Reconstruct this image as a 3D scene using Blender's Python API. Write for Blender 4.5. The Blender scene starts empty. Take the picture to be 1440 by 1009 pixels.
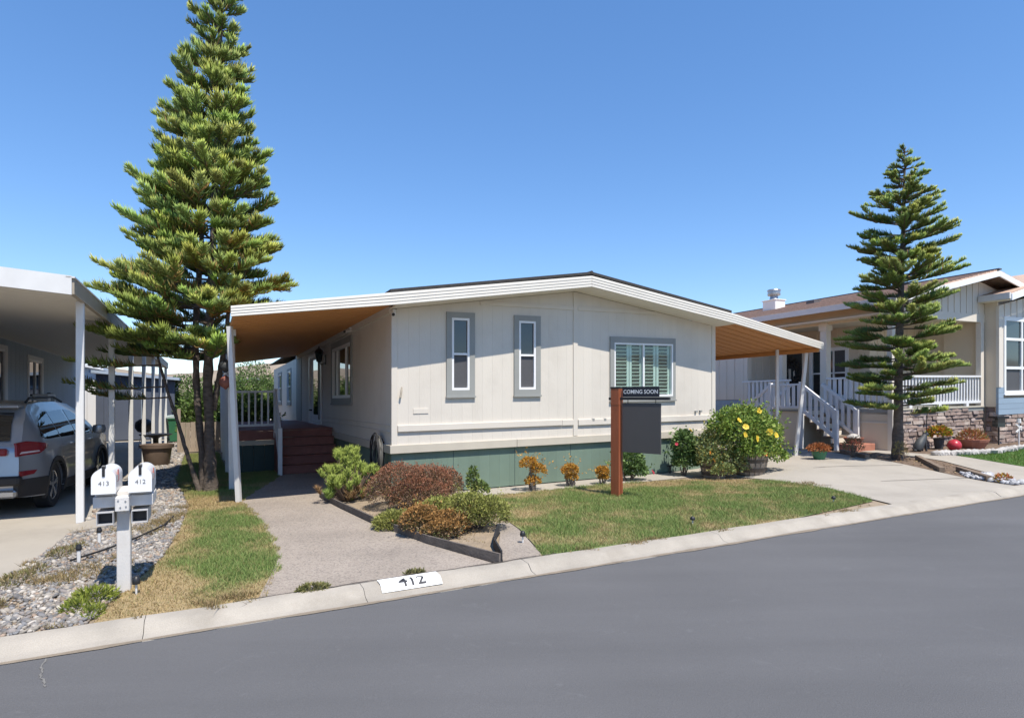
import bpy, bmesh, math, random
import numpy as np
from math import radians, sin, cos, pi, atan2, sqrt
random.seed(7)
RNG = np.random.default_rng(11)
SC = bpy.context.scene
COL = SC.collection
V3 = __import__('mathutils').Vector

# ------------------------------------------------------------------ camera
cam = bpy.data.cameras.new('camera')
cam.lens = 21.42; cam.sensor_width = 36.0; cam.shift_y = 0.0372
cam.clip_start = 0.05; cam.clip_end = 3000
camo = bpy.data.objects.new('camera', cam)
camo.location = (0, 0, 1.66); camo.rotation_euler = (radians(90), 0, 0)
COL.objects.link(camo); SC.camera = camo

# ------------------------------------------------------------------ light
SUN_EL = radians(60.5)
SUN_H = (0.530, -0.848)                       # horizontal direction towards the sun
world = bpy.data.worlds.new('World'); SC.world = world; world.use_nodes = True
wn = world.node_tree; bg = wn.nodes['Background']
sky = wn.nodes.new('ShaderNodeTexSky'); sky.sky_type = 'NISHITA'; sky.sun_disc = False
sky.sun_elevation = SUN_EL; sky.sun_rotation = math.atan2(SUN_H[0], SUN_H[1])
sky.air_density = 1.0; sky.dust_density = 0.0; sky.ozone_density = 3.2; sky.altitude = 1200
hs = wn.nodes.new('ShaderNodeHueSaturation'); hs.inputs['Saturation'].default_value = 1.38; hs.inputs['Hue'].default_value = 0.507; hs.inputs['Value'].default_value = 1.0
gm_ = wn.nodes.new('ShaderNodeGamma'); gm_.inputs['Gamma'].default_value = 0.72
wn.links.new(sky.outputs[0], gm_.inputs['Color']); wn.links.new(gm_.outputs[0], hs.inputs['Color']); wn.links.new(hs.outputs[0], bg.inputs[0]); bg.inputs[1].default_value = 0.15
sl = bpy.data.lights.new('sun', 'SUN'); sl.energy = 2.9; sl.angle = radians(0.53); sl.color = (1.0, 0.93, 0.82)
so = bpy.data.objects.new('sun', sl); COL.objects.link(so)
sd = V3((SUN_H[0]*cos(SUN_EL), SUN_H[1]*cos(SUN_EL), sin(SUN_EL)))
so.rotation_euler = sd.to_track_quat('Z', 'Y').to_euler(); so.location = (0, 0, 30)
SC.view_settings.view_transform = 'Standard'; SC.view_settings.look = 'None'
SC.view_settings.gamma = 1; SC.view_settings.use_curve_mapping = False
SC.view_settings.exposure = 1.12
SC.cycles.max_bounces = 14; SC.cycles.diffuse_bounces = 8

# ------------------------------------------------------------------ site frame
# t runs along the street (to the right), q runs away from the street, z up.
# The whole street climbs 1.6 % to the right.
S = 0.0162; C0 = (-2.03, 10.3); FX, FY = .896, .444; DX, DY = -.444, .896
ROT = math.atan2(FY, FX)
def sm(x): x = min(1.0, max(0.0, x)); return x*x*(3-2*x)
def H(t, q): return .12*sm((t-6.3)/1.5)*sm((q+4.4)/3)
def P(t, q, z=0.0):
    X = C0[0]+t*FX+q*DX; Y = C0[1]+t*FY+q*DY
    return (X, Y, z+S*min(60, max(-60, X)))
def PN(a):                                    # numpy version, (n,3)
    X = C0[0]+a[:, 0]*FX+a[:, 1]*DX; Y = C0[1]+a[:, 0]*FY+a[:, 1]*DY
    return np.stack([X, Y, a[:, 2]+S*np.clip(X, -60, 60)], 1)

# ------------------------------------------------------------------ materials
MATS = {}
def nd(nt, typ, **kw):
    n = nt.nodes.new(typ)
    for k, v in kw.items(): setattr(n, k, v)
    return n
def mat(name, col, rough=.6, var=.12, scale=5.0, bump=0.0, bscale=60.0, metal=0.0, spec=.5,
        rnd=0.0, coat=0.0, attr=False, transl=0.0, dirt=0.0, dcol=(.2, .17, .13), dscale=1.3, stretch=None, fine=0.0):
    m = bpy.data.materials.new(name); m.use_nodes = True; nt = m.node_tree
    b = nt.nodes['Principled BSDF']; L = nt.links.new
    tc = nd(nt, 'ShaderNodeTexCoord'); co = tc.outputs['Object']
    if stretch:
        mp = nd(nt, 'ShaderNodeMapping'); mp.inputs['Scale'].default_value = stretch
        L(co, mp.inputs['Vector']); co = mp.outputs[0]
    if attr:
        at = nd(nt, 'ShaderNodeAttribute', attribute_name='Col'); cur = at.outputs['Color']
    else:
        rgb = nd(nt, 'ShaderNodeRGB'); rgb.outputs[0].default_value = (*col, 1); cur = rgb.outputs[0]
    def mul(cur, fac_sock, lo, hi):
        mr = nd(nt, 'ShaderNodeMapRange'); mr.inputs[1].default_value = .25; mr.inputs[2].default_value = .75
        mr.inputs[3].default_value = lo; mr.inputs[4].default_value = hi
        L(fac_sock, mr.inputs[0])
        vm = nd(nt, 'ShaderNodeVectorMath', operation='SCALE'); L(cur, vm.inputs[0]); L(mr.outputs[0], vm.inputs['Scale'])
        return vm.outputs[0]
    if var:
        n1 = nd(nt, 'ShaderNodeTexNoise'); n1.inputs['Scale'].default_value = scale; n1.inputs['Detail'].default_value = 5
        L(co, n1.inputs['Vector']); cur = mul(cur, n1.outputs[0], 1-var, 1+var)
    if fine:
        n4 = nd(nt, 'ShaderNodeTexNoise'); n4.inputs['Scale'].default_value = bscale; n4.inputs['Detail'].default_value = 3
        L(co, n4.inputs['Vector']); cur = mul(cur, n4.outputs[0], 1-fine, 1+fine)
    if rnd:
        oi = nd(nt, 'ShaderNodeObjectInfo')
        mr = nd(nt, 'ShaderNodeMapRange'); mr.inputs[3].default_value = 1-rnd; mr.inputs[4].default_value = 1+rnd
        L(oi.outputs['Random'], mr.inputs[0])
        vm = nd(nt, 'ShaderNodeVectorMath', operation='SCALE'); L(cur, vm.inputs[0]); L(mr.outputs[0], vm.inputs['Scale']); cur = vm.outputs[0]
    if dirt:
        n2 = nd(nt, 'ShaderNodeTexNoise'); n2.inputs['Scale'].default_value = dscale; n2.inputs['Detail'].default_value = 8; n2.inputs['Roughness'].default_value = .65
        L(tc.outputs['Object'], n2.inputs['Vector'])
        mr = nd(nt, 'ShaderNodeMapRange'); mr.inputs[1].default_value = .5; mr.inputs[2].default_value = .78
        mr.inputs[3].default_value = 0; mr.inputs[4].default_value = dirt; L(n2.outputs[0], mr.inputs[0])
        mx = nd(nt, 'ShaderNodeMix', data_type='RGBA'); mx.inputs[7].default_value = (*dcol, 1)
        L(mr.outputs[0], mx.inputs[0]); L(cur, mx.inputs[6]); cur = mx.outputs[2]
    L(cur, b.inputs['Base Color'])
    b.inputs['Roughness'].default_value = rough; b.inputs['Metallic'].default_value = metal
    b.inputs['Specular IOR Level'].default_value = spec
    if coat: b.inputs['Coat Weight'].default_value = coat; b.inputs['Coat Roughness'].default_value = .05
    if bump:
        n3 = nd(nt, 'ShaderNodeTexNoise'); n3.inputs['Scale'].default_value = bscale; n3.inputs['Detail'].default_value = 4
        L(co, n3.inputs['Vector'])
        bp = nd(nt, 'ShaderNodeBump'); bp.inputs['Strength'].default_value = bump; bp.inputs['Distance'].default_value = .02
        L(n3.outputs[0], bp.inputs['Height']); L(bp.outputs[0], b.inputs['Normal'])
    if transl:
        tr = nd(nt, 'ShaderNodeBsdfTranslucent'); L(cur, tr.inputs['Color'])
        mxs = nd(nt, 'ShaderNodeMixShader'); mxs.inputs[0].default_value = transl
        L(b.outputs[0], mxs.inputs[1]); L(tr.outputs[0], mxs.inputs[2])
        L(mxs.outputs[0], nt.nodes['Material Output'].inputs['Surface'])
    MATS[name] = m
    return m
def srgb(r, g, b): return tuple(((c/255)/12.92 if c/255 <= .04045 else ((c/255+.055)/1.055)**2.4) for c in (r, g, b))

mat('wall_cream', (.625, .578, .508), .75, .035, 1.2, .12, 90, rnd=.02, dirt=.34, dcol=(.43, .385, .325), dscale=1.3, stretch=(1, 1, .15))
mat('trim_cream', (.50, .455, .375), .7, .05, 4, .06, 60, dirt=.12, dcol=(.36, .30, .22))
mat('fascia_cream', (.60, .575, .52), .5, .04, 2, dirt=.15, dcol=(.45, .42, .36), dscale=3)
mat('green_skirt', (.145, .205, .158), .75, .08, 2, .1, 80, rnd=.04, dirt=.22, dcol=(.22, .26, .22), dscale=1.5)
mat('green_dark', (.045, .075, .07), .75, .08, 2, .1, 80)
mat('trim_grey', (.28, .285, .27), .7, .06, 4, .05, 60, dirt=.1, dcol=(.2, .2, .18))
mat('vinyl_white', (.78, .78, .78), .4, .03, 3)
mat('glass_dark', (.018, .022, .026), .03, .2, .6, spec=.9)
mat('glass_tint', (.030, .045, .048), .06, .2, .6, spec=.7)
mat('screen_mesh', (.085, .085, .09), .55, .06, 30, spec=.3)
mat('shutter_white', (.62, .70, .70), .5, .03, 3)
mat('room_dark', (.05, .055, .055), .9, .1, 2)
mat('roof_black', (.045, .042, .040), .9, .25, 25, .4, 120)
mat('awning_wood', (.58, .265, .085), .55, .10, 1.5, stretch=(1, 1, 1), dirt=.12, dcol=(.22, .12, .06))
mat('awning_top', (.55, .54, .5), .5, .06, 2)
mat('metal_white', (.66, .655, .64), .45, .05, 4, dirt=.14, dcol=(.45, .42, .36), dscale=6)
mat('metal_grey', (.34, .34, .35), .45, .06, 4, metal=.5)
mat('soffit_beige', (.74, .69, .60), .6, .04, 2)
mat('beam_tan', (.33, .29, .23), .6, .06, 2)
mat('deck_red', (.25, .090, .068), .65, .15, 8, .15, 60, rnd=.08, dirt=.25, dcol=(.10, .07, .065), dscale=3)
mat('rail_white', (.72, .72, .73), .5, .04, 4, dirt=.1, dcol=(.4, .38, .34), dscale=8)
mat('black_metal', (.018, .018, .02), .45, .1, 10)
mat('rubber_grey', (.12, .12, .115), .6, .15, 10, rnd=.1)
mat('rubber_black', (.02, .02, .022), .75, .2, 20)
mat('wood_post', (.27, .075, .03), .55, .12, 3, .15, 40, stretch=(6, 6, .6))
mat('sign_black', (.016, .018, .026), .4, .05, 5)
mat('sign_grey', (.078, .072, .072), .6, .03, 5)
mat('print_white', (.8, .8, .8), .5, 0)
mat('print_dark', (.03, .03, .035), .6, 0)
mat('post_paint', (.60, .58, .555), .75, .06, 5, .2, 50, dirt=.3, dcol=(.36, .30, .24), dscale=5, stretch=(3, 3, 1))
mat('mailbox_white', (.78, .78, .78), .35, .03, 4, coat=.2, dirt=.10, dcol=(.5, .48, .45), dscale=8)
mat('mailbox_grey', (.42, .42, .43), .6, .05, 4)
mat('flag_red', (.50, .17, .14), .6, .1, 10)
mat('asphalt', (.108, .107, .109), .82, .10, .5, .25, 120, fine=.10)
mat('kerb_concrete', (.36, .325, .275), .9, .16, 2.4, .3, 120, rnd=.04, fine=.10, dirt=.55, dcol=(.21, .18, .14), dscale=2.2)
mat('gutter_dirt', (.22, .18, .135), .9, .2, 9, .3, 100)
mat('drive_concrete', (.37, .335, .285), .9, .08, 1.2, .25, 110, fine=.06, dirt=.5, dcol=(.24, .215, .18), dscale=1.3)
mat('soil', (.30, .235, .165), .95, .22, 6, .6, 60, fine=.2, dirt=.4, dcol=(.20, .15, .10), dscale=4)
mat('bark_ground', (.16, .11, .075), .95, .3, 12, .6, 70, fine=.3)
mat('curb_paint', (.82, .82, .80), .6, .05, 8, dirt=.30, dcol=(.45, .41, .35), dscale=9)
mat('tar_crack', (.055, .047, .04), .95, .2, 9)
mat('pale_crack', (.185, .178, .165), .95, .25, 40)
mat('dry_hills', (.30, .235, .165), .95, .22, .02, dirt=.5, dcol=(.13, .14, .08), dscale=.03)
mat('terrain', (.22, .19, .13), .95, .2, .1)
mat('lawn_base', (.2, .2, .1), .95, .15, 20, .5, 90, attr=True)
mat('grass', (.1, .1, .1), .7, 0, attr=True, transl=.25, spec=.2)
mat('leaf', (.1, .1, .1), .55, 0, attr=True, transl=.22, spec=.3)
mat('needle', (.1, .1, .1), .55, 0, attr=True, transl=.12, spec=.3)
mat('stone_mix', (.1, .1, .1), .85, .18, 22, .25, 90, attr=True)
mat('bark', (.105, .083, .068), .95, .45, 9, 1.0, 24, stretch=(1, 1, 2.2))
mat('bark_grey', (.16, .135, .115), .95, .3, 9, .8, 30, stretch=(1, 1, 2))
mat('twig', (.16, .115, .085), .9, .3, 20)
mat('petal_yellow', (.78, .56, .05), .5, .12, 30, transl=.2)
mat('petal_orange', (.75, .25, .03), .5, .12, 30, transl=.2)
mat('petal_red', (.62, .05, .09), .5, .15, 30, transl=.2)
mat('barrel_wood', (.30, .24, .185), .85, .2, 8, .3, 50, rnd=.15, stretch=(4, 4, 1))
mat('barrel_hoop', (.11, .09, .075), .6, .2, 10, metal=.6)
mat('blue_wall', (.33, .39, .46), .75, .07, 1.5, .1, 80, rnd=.05, dirt=.15, dcol=(.11, .13, .16), stretch=(1, 1, .2))
mat('white_wall', (.70, .70, .70), .7, .03, 2)
mat('navy_wall', (.075, .090, .125), .75, .06, 2, .1, 80, rnd=.04)
mat('bin_green', (.035, .155, .075), .45, .08, 4)
mat('bin_lid', (.42, .50, .47), .45, .06, 4)
mat('pot_brown', (.16, .115, .085), .55, .1, 5, dirt=.2, dcol=(.24, .19, .15))
mat('car_paint', (.36, .375, .40), .32, .03, 3, metal=.55, coat=.8)
mat('car_black', (.02, .02, .022), .55, .1, 8)
mat('car_glass', (.010, .013, .016), .02, 0, spec=1.0)
mat('car_red', (.22, .02, .026), .12, .1, 10, coat=.6)
mat('car_lens', (.60, .50, .50), .12, .1, 10, coat=.6)
mat('alloy', (.55, .56, .58), .25, .04, 6, metal=.9)
mat('tyre', (.022, .022, .023), .8, .15, 20, .2, 80)
mat('wall_white3', (.66, .605, .53), .7, .03, 1.5, rnd=.02, dirt=.06, dcol=(.5, .45, .38))
mat('wall_tan3', (.64, .55, .43), .7, .04, 1.5, rnd=.02)
mat('lap_blue', (.26, .34, .43), .7, .05, 2, rnd=.04)
mat('shingle_brown', (.50, .355, .265), .9, .22, 14, .4, 60, rnd=.03, fine=.15)
mat('ridge_dark', (.09, .09, .10), .9, .2, 12)
mat('terracotta', (.36, .15, .10), .75, .12, 6, .1, 40)
mat('ball_red', (.42, .03, .045), .35, .2, 9)
mat('statue_dark', (.045, .05, .055), .6, .2, 10)
mat('statue_white', (.62, .62, .62), .6, .08, 10)
mat('timber_old', (.20, .15, .11), .9, .25, 6, .4, 40, stretch=(1, 1, 6))
mat('edging_wood', (.125, .105, .09), .95, .25, 6, .4, 40, dirt=.3, dcol=(.24, .21, .18), dscale=6)
mat('fence_wood', (.30, .245, .19), .9, .2, 5, .3, 40, rnd=.12, stretch=(5, 5, .8))
mat('copper_pipe', (.3, .22, .16), .5, .1, 10)
mat('rock_white', (.42, .40, .38), .85, .15, 12, .3, 50, rnd=.15)
mat('chimney_metal', (.38, .40, .42), .35, .1, 6, metal=.8)

# aggregate path: pebbles of several colours in cement
def aggregate(name, a, b_, c, sc):
    m = bpy.data.materials.new(name); m.use_nodes = True; nt = m.node_tree; L = nt.links.new
    b = nt.nodes['Principled BSDF']; tc = nd(nt, 'ShaderNodeTexCoord')
    vo = nd(nt, 'ShaderNodeTexVoronoi'); vo.inputs['Scale'].default_value = sc; L(tc.outputs['Object'], vo.inputs['Vector'])
    cr = nd(nt, 'ShaderNodeValToRGB'); sep = nd(nt, 'ShaderNodeSeparateColor'); L(vo.outputs['Color'], sep.inputs[0]); L(sep.outputs[0], cr.inputs[0])
    e = cr.color_ramp.elements; e[0].position = 0; e[0].color = (*c, 1); e[1].position = 1; e[1].color = (*a, 1)
    x = e.new(.12); x.color = (*b_, 1); x = e.new(.5); x.color = (*[v*.92 for v in a], 1)
    n = nd(nt, 'ShaderNodeTexNoise'); n.inputs['Scale'].default_value = 1.1; n.inputs['Detail'].default_value = 6; L(tc.outputs['Object'], n.inputs['Vector'])
    mr = nd(nt, 'ShaderNodeMapRange'); mr.inputs[1].default_value = .3; mr.inputs[2].default_value = .7; mr.inputs[3].default_value = .86; mr.inputs[4].default_value = 1.1
    L(n.outputs[0], mr.inputs[0])
    vm = nd(nt, 'ShaderNodeVectorMath', operation='SCALE'); L(cr.outputs[0], vm.inputs[0]); L(mr.outputs[0], vm.inputs['Scale']); L(vm.outputs[0], b.inputs['Base Color'])
    b.inputs['Roughness'].default_value = .9
    bp = nd(nt, 'ShaderNodeBump'); bp.inputs['Strength'].default_value = .5; bp.inputs['Distance'].default_value = .006; bp.invert = True
    L(vo.outputs['Distance'], bp.inputs['Height']); L(bp.outputs[0], b.inputs['Normal'])
    MATS[name] = m
aggregate('aggregate', (.35, .300, .250), (.25, .21, .178), (.18, .16, .14), 70)

# asphalt gets broad sealcoat streaks along the street and light scuffs
def tune_asphalt():
    m = MATS['asphalt']; nt = m.node_tree; L = nt.links.new; b = nt.nodes['Principled BSDF']
    src = b.inputs['Base Color'].links[0].from_socket
    tc = nd(nt, 'ShaderNodeTexCoord'); mp = nd(nt, 'ShaderNodeMapping'); mp.inputs['Rotation'].default_value = (0, 0, -ROT); mp.inputs['Scale'].default_value = (.10, .9, 1)
    L(tc.outputs['Object'], mp.inputs[0])
    n = nd(nt, 'ShaderNodeTexNoise'); n.inputs['Scale'].default_value = 2.0; n.inputs['Detail'].default_value = 7; n.inputs['Roughness'].default_value = .6; L(mp.outputs[0], n.inputs['Vector'])
    mr = nd(nt, 'ShaderNodeMapRange'); mr.inputs[1].default_value = .3; mr.inputs[2].default_value = .7; mr.inputs[3].default_value = .93; mr.inputs[4].default_value = 1.08
    L(n.outputs[0], mr.inputs[0])
    vm = nd(nt, 'ShaderNodeVectorMath', operation='SCALE'); L(src, vm.inputs[0]); L(mr.outputs[0], vm.inputs['Scale'])
    n2 = nd(nt, 'ShaderNodeTexNoise'); n2.inputs['Scale'].default_value = 3.2; n2.inputs['Detail'].default_value = 12; n2.inputs['Roughness'].default_value = .72; n2.inputs['Distortion'].default_value = 1.2
    L(tc.outputs['Object'], n2.inputs['Vector'])
    mr2 = nd(nt, 'ShaderNodeMapRange'); mr2.inputs[1].default_value = .60; mr2.inputs[2].default_value = .80; mr2.inputs[3].default_value = 0; mr2.inputs[4].default_value = .5
    L(n2.outputs[0], mr2.inputs[0])
    mx = nd(nt, 'ShaderNodeMix', data_type='RGBA'); mx.inputs[7].default_value = (.20, .20, .205, 1)
    L(mr2.outputs[0], mx.inputs[0]); L(vm.outputs[0], mx.inputs[6]); L(mx.outputs[2], b.inputs['Base Color'])
tune_asphalt()

# ------------------------------------------------------------------ object helpers
def tag(o, label=None, cat=None, group=None, kind=None):
    if label: o['label'] = label
    if cat: o['category'] = cat
    if group: o['group'] = group
    if kind: o['kind'] = kind
    return o
def thing(name, label, cat, t, q, z=None, rot=None, group=None):
    o = bpy.data.objects.new(name, None); COL.objects.link(o); o.empty_display_size = .2
    o.location = P(t, q, H(t, q) if z is None else z)
    if rot is not None: o.rotation_euler = (0, 0, rot)
    return tag(o, label, cat, group)
def root_of(o):
    while o.parent: o = o.parent
    return o
def mesh_obj(name, me, m, parent=None):
    o = bpy.data.objects.new(name, me); COL.objects.link(o)
    if m: me.materials.append(MATS[m])
    if parent: o.parent = parent
    return o
def copy_tree(o, parent=None):
    c = o.copy(); COL.objects.link(c)
    if parent: c.parent = parent
    for ch in list(o.children): copy_tree(ch, c)
    return c
def FRONT(q0): return lambda u, w, z: (u, q0-w, z)
def SIDE(t0): return lambda u, w, z: (t0-w, u, z)

class MB:
    def __init__(s, fr=None): s.v = []; s.f = []; s.fr = fr
    def add(s, vs, fs):
        n = len(s.v); s.v += [tuple(x) for x in vs]; s.f += [tuple(i+n for i in f) for f in fs]; return s
    def box(s, a0, a1, b0, b1, c0, c1, b=0.0):
        if not b:
            vs = [(x, y, z) for z in (c0, c1) for y in (b0, b1) for x in (a0, a1)]
            return s.add(vs, [(0, 2, 3, 1), (4, 5, 7, 6), (0, 1, 5, 4), (2, 6, 7, 3), (0, 4, 6, 2), (1, 3, 7, 5)])
        lo = (a0, b0, c0); hi = (a1, b1, c1); vs = []; idx = {}
        for cx in (0, 1):
            for cy in (0, 1):
                for cz in (0, 1):
                    cs = (cx, cy, cz)
                    for ax in range(3):
                        p = []
                        for k in range(3):
                            e = hi[k] if cs[k] else lo[k]
                            if k != ax: e += -b if cs[k] else b
                            p.append(e)
                        idx[(cs, ax)] = len(vs); vs.append(p)
        fs = []
        for ax in range(3):
            o1, o2 = [k for k in range(3) if k != ax]
            for sd_ in (0, 1):
                q = []
                for (i, j) in ((0, 0), (1, 0), (1, 1), (0, 1)):
                    cs = [0, 0, 0]; cs[ax] = sd_; cs[o1] = i; cs[o2] = j; q.append(idx[(tuple(cs), ax)])
                fs.append(q)
            for i in (0, 1):
                for j in (0, 1):
                    c_ = [0, 0, 0]; c_[o1] = i; c_[o2] = j; d_ = list(c_); d_[ax] = 1
                    c_ = tuple(c_); d_ = tuple(d_)
                    fs.append((idx[(c_, o1)], idx[(d_, o1)], idx[(d_, o2)], idx[(c_, o2)]))
        for cx in (0, 1):
            for cy in (0, 1):
                for cz in (0, 1): fs.append([idx[((cx, cy, cz), k)] for k in range(3)])
        return s.add(vs, fs)
    def prism(s, poly, w0, w1):               # poly in (u,z), extruded over w
        n = len(poly)
        vs = [(u, w0, z) for u, z in poly]+[(u, w1, z) for u, z in poly]
        fs = [tuple(range(n)), tuple(range(2*n-1, n-1, -1))]+[(i, i+n, (i+1) % n+n, (i+1) % n) for i in range(n)]
        return s.add(vs, fs)
    def flat(s, poly, z0, z1):                # poly in (u,w), extruded over z
        n = len(poly)
        vs = [(u, w, z0) for u, w in poly]+[(u, w, z1) for u, w in poly]
        fs = [tuple(range(n)), tuple(range(2*n-1, n-1, -1))]+[(i, i+n, (i+1) % n+n, (i+1) % n) for i in range(n)]
        return s.add(vs, fs)
    def bar(s, p0, p1, w, h, up=(0, 0, 1)):
        p0 = V3(p0); p1 = V3(p1); d = (p1-p0).normalized(); x = d.cross(V3(up))
        x = x.normalized() if x.length > 1e-5 else V3((1, 0, 0)); y = x.cross(d)
        vs = [p+x*a*w/2+y*b*h/2 for p in (p0, p1) for a, b in ((-1, -1), (1, -1), (1, 1), (-1, 1))]
        return s.add(vs, [(0, 1, 2, 3), (7, 6, 5, 4), (0, 4, 5, 1), (1, 5, 6, 2), (2, 6, 7, 3), (3, 7, 4, 0)])
    def tube(s, path, r, n=8, caps=True):
        path = [V3(p) for p in path]; k = len(path); rs = [r]*k if not hasattr(r, '__len__') else r
        base = len(s.v); ref = None
        for i, p in enumerate(path):
            d = (path[min(i+1, k-1)]-path[max(i-1, 0)]).normalized()
            if ref is None:
                ref = d.orthogonal().normalized()
            ref = (ref-d*ref.dot(d)).normalized(); y = d.cross(ref)
            for j in range(n):
                a = 2*pi*j/n; s.v.append(tuple(p+(ref*cos(a)+y*sin(a))*rs[i]))
        for i in range(k-1):
            for j in range(n):
                a = base+i*n+j; b = base+i*n+(j+1) % n; s.f.append((a, b, b+n, a+n))
        if caps: s.f.append(tuple(base+j for j in range(n-1, -1, -1))); s.f.append(tuple(base+(k-1)*n+j for j in range(n)))
        return s
    def lathe(s, prof, c=(0, 0, 0), n=16, caps=True):
        base = len(s.v); k = len(prof)
        for r, z in prof:
            for j in range(n): s.v.append((c[0]+r*cos(2*pi*j/n), c[1]+r*sin(2*pi*j/n), c[2]+z))
        for i in range(k-1):
            for j in range(n):
                a = base+i*n+j; b = base+i*n+(j+1) % n; s.f.append((a, b, b+n, a+n))
        if caps: s.f.append(tuple(base+j for j in range(n-1, -1, -1))); s.f.append(tuple(base+(k-1)*n+j for j in range(n)))
        return s
    def build(s, name, m, parent=None, local=False, smooth=0, label=None, recalc=True, kind=None):
        vs = s.v if s.fr is None else [s.fr(*p) for p in s.v]
        if not local:
            vs = [P(*p) for p in vs]
            o = root_of(parent).location if parent else (0, 0, 0)
            vs = [(p[0]-o[0], p[1]-o[1], p[2]-o[2]) for p in vs]
        me = bpy.data.meshes.new(name); me.from_pydata(vs, [], s.f)
        if recalc:
            bm = bmesh.new(); bm.from_mesh(me); bmesh.ops.recalc_face_normals(bm, faces=bm.faces); bm.to_mesh(me); bm.free()
        if smooth:
            me.polygons.foreach_set('use_smooth', [True]*len(me.polygons)); me.set_sharp_from_angle(angle=radians(smooth))
        o = mesh_obj(name, me, m, parent)
        tag(o, label, kind=kind)
        return o

def np_mesh(name, v, faces, m, parent=None, col=None, smooth=False):   # faces: list of int arrays (n,k)
    me = bpy.data.meshes.new(name); me.vertices.add(len(v)); me.vertices.foreach_set('co', np.asarray(v, np.float32).ravel())
    loops = np.concatenate([f.ravel() for f in faces]).astype(np.int32)
    starts = []; o = 0
    for f in faces:
        starts.append(o+np.arange(len(f))*f.shape[1]); o += f.size
    starts = np.concatenate(starts).astype(np.int32)
    me.loops.add(len(loops)); me.loops.foreach_set('vertex_index', loops)
    me.polygons.add(len(starts)); me.polygons.foreach_set('loop_start', starts)
    me.update(calc_edges=True); me.validate()
    if smooth: me.polygons.foreach_set('use_smooth', np.ones(len(me.polygons), bool))
    if col is not None:
        a = me.color_attributes.new('Col', 'FLOAT_COLOR', 'POINT')
        c4 = np.ones((len(v), 4), np.float32); c4[:, :3] = col; a.data.foreach_set('color', c4.ravel())
    return mesh_obj(name, me, m, parent)
def nrm(a): return a/np.maximum(1e-9, np.linalg.norm(a, axis=1, keepdims=True))
def rdir(n): return nrm(RNG.normal(size=(n, 3)))
def ropes(base, d, L, r, curl, c0, c1):       # tapered three-sided twigs, curling upward
    n = len(base); up = np.array([0, 0, 1.0]); d = nrm(d)
    mid = base+d*(L*.5)[:, None]; d2 = nrm(d+up*curl[:, None] if hasattr(curl, '__len__') else d+up*curl); tip = mid+d2*(L*.5)[:, None]
    x = nrm(np.cross(d, RNG.normal(size=(n, 3)))); y = np.cross(d, x)
    vs = []
    for k in range(3):
        a = 2*pi*k/3; vs.append(base+(x*cos(a)+y*sin(a))*(r*.75)[:, None])
    for k in range(3):
        a = 2*pi*k/3; vs.append(mid+(x*cos(a)+y*sin(a))*r[:, None])
    vs.append(tip); v = np.stack(vs, 1).reshape(-1, 3); o = (np.arange(n)*7)[:, None]
    q = np.concatenate([o+np.array([[0, 1, 4, 3]]), o+np.array([[1, 2, 5, 4]]), o+np.array([[2, 0, 3, 5]])])
    t = np.concatenate([o+np.array([[3, 4, 6]]), o+np.array([[4, 5, 6]]), o+np.array([[5, 3, 6]])])
    c = np.empty((n, 7, 3)); c[:, :3] = c0[:, None]; c[:, 3:6] = (.5*c0+.5*c1)[:, None]; c[:, 6] = c1
    return v, q, t, c.reshape(-1, 3)
def leaves(pos, d, L, w, col):
    n = len(pos); d = nrm(d); sd_ = nrm(np.cross(d, RNG.normal(size=(n, 3)))); nn = np.cross(d, sd_)
    v = np.stack([pos, pos+d*(L*.45)[:, None]+sd_*w[:, None]+nn*(w*.3)[:, None], pos+d*L[:, None], pos+d*(L*.45)[:, None]-sd_*w[:, None]+nn*(w*.3)[:, None]], 1).reshape(-1, 3)
    o = (np.arange(n)*4)[:, None]
    f = np.concatenate([o+np.array([[0, 1, 2]]), o+np.array([[0, 2, 3]])])
    return v, f, np.repeat(col, 4, axis=0)
def text_mesh(s, size, off=.012):
    cu = bpy.data.curves.new('t', 'FONT'); cu.body = s; cu.size = size; cu.align_x = 'CENTER'; cu.align_y = 'CENTER'; cu.resolution_u = 3
    cu.offset = size*off
    ob = bpy.data.objects.new('t', cu); me = bpy.data.meshes.new_from_object(ob)
    vs = [tuple(v.co) for v in me.vertices]; fs = [tuple(p.vertices) for p in me.polygons]
    bpy.data.objects.remove(ob); bpy.data.meshes.remove(me); bpy.data.curves.remove(cu)
    return vs, fs
def text_obj(s, size, m, parent, name, fn, local=False, off=.012):
    vs, fs = text_mesh(s, size, off); b = MB(); b.add([fn(x, y) for x, y, _ in vs], fs)
    return b.build(name, m, parent, local=local, recalc=False)
def yard(poly): return [(t, q if q > -3.9 or q < -4.55 else -3.9+(q+3.9)*1.30) for t, q in poly]
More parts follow.
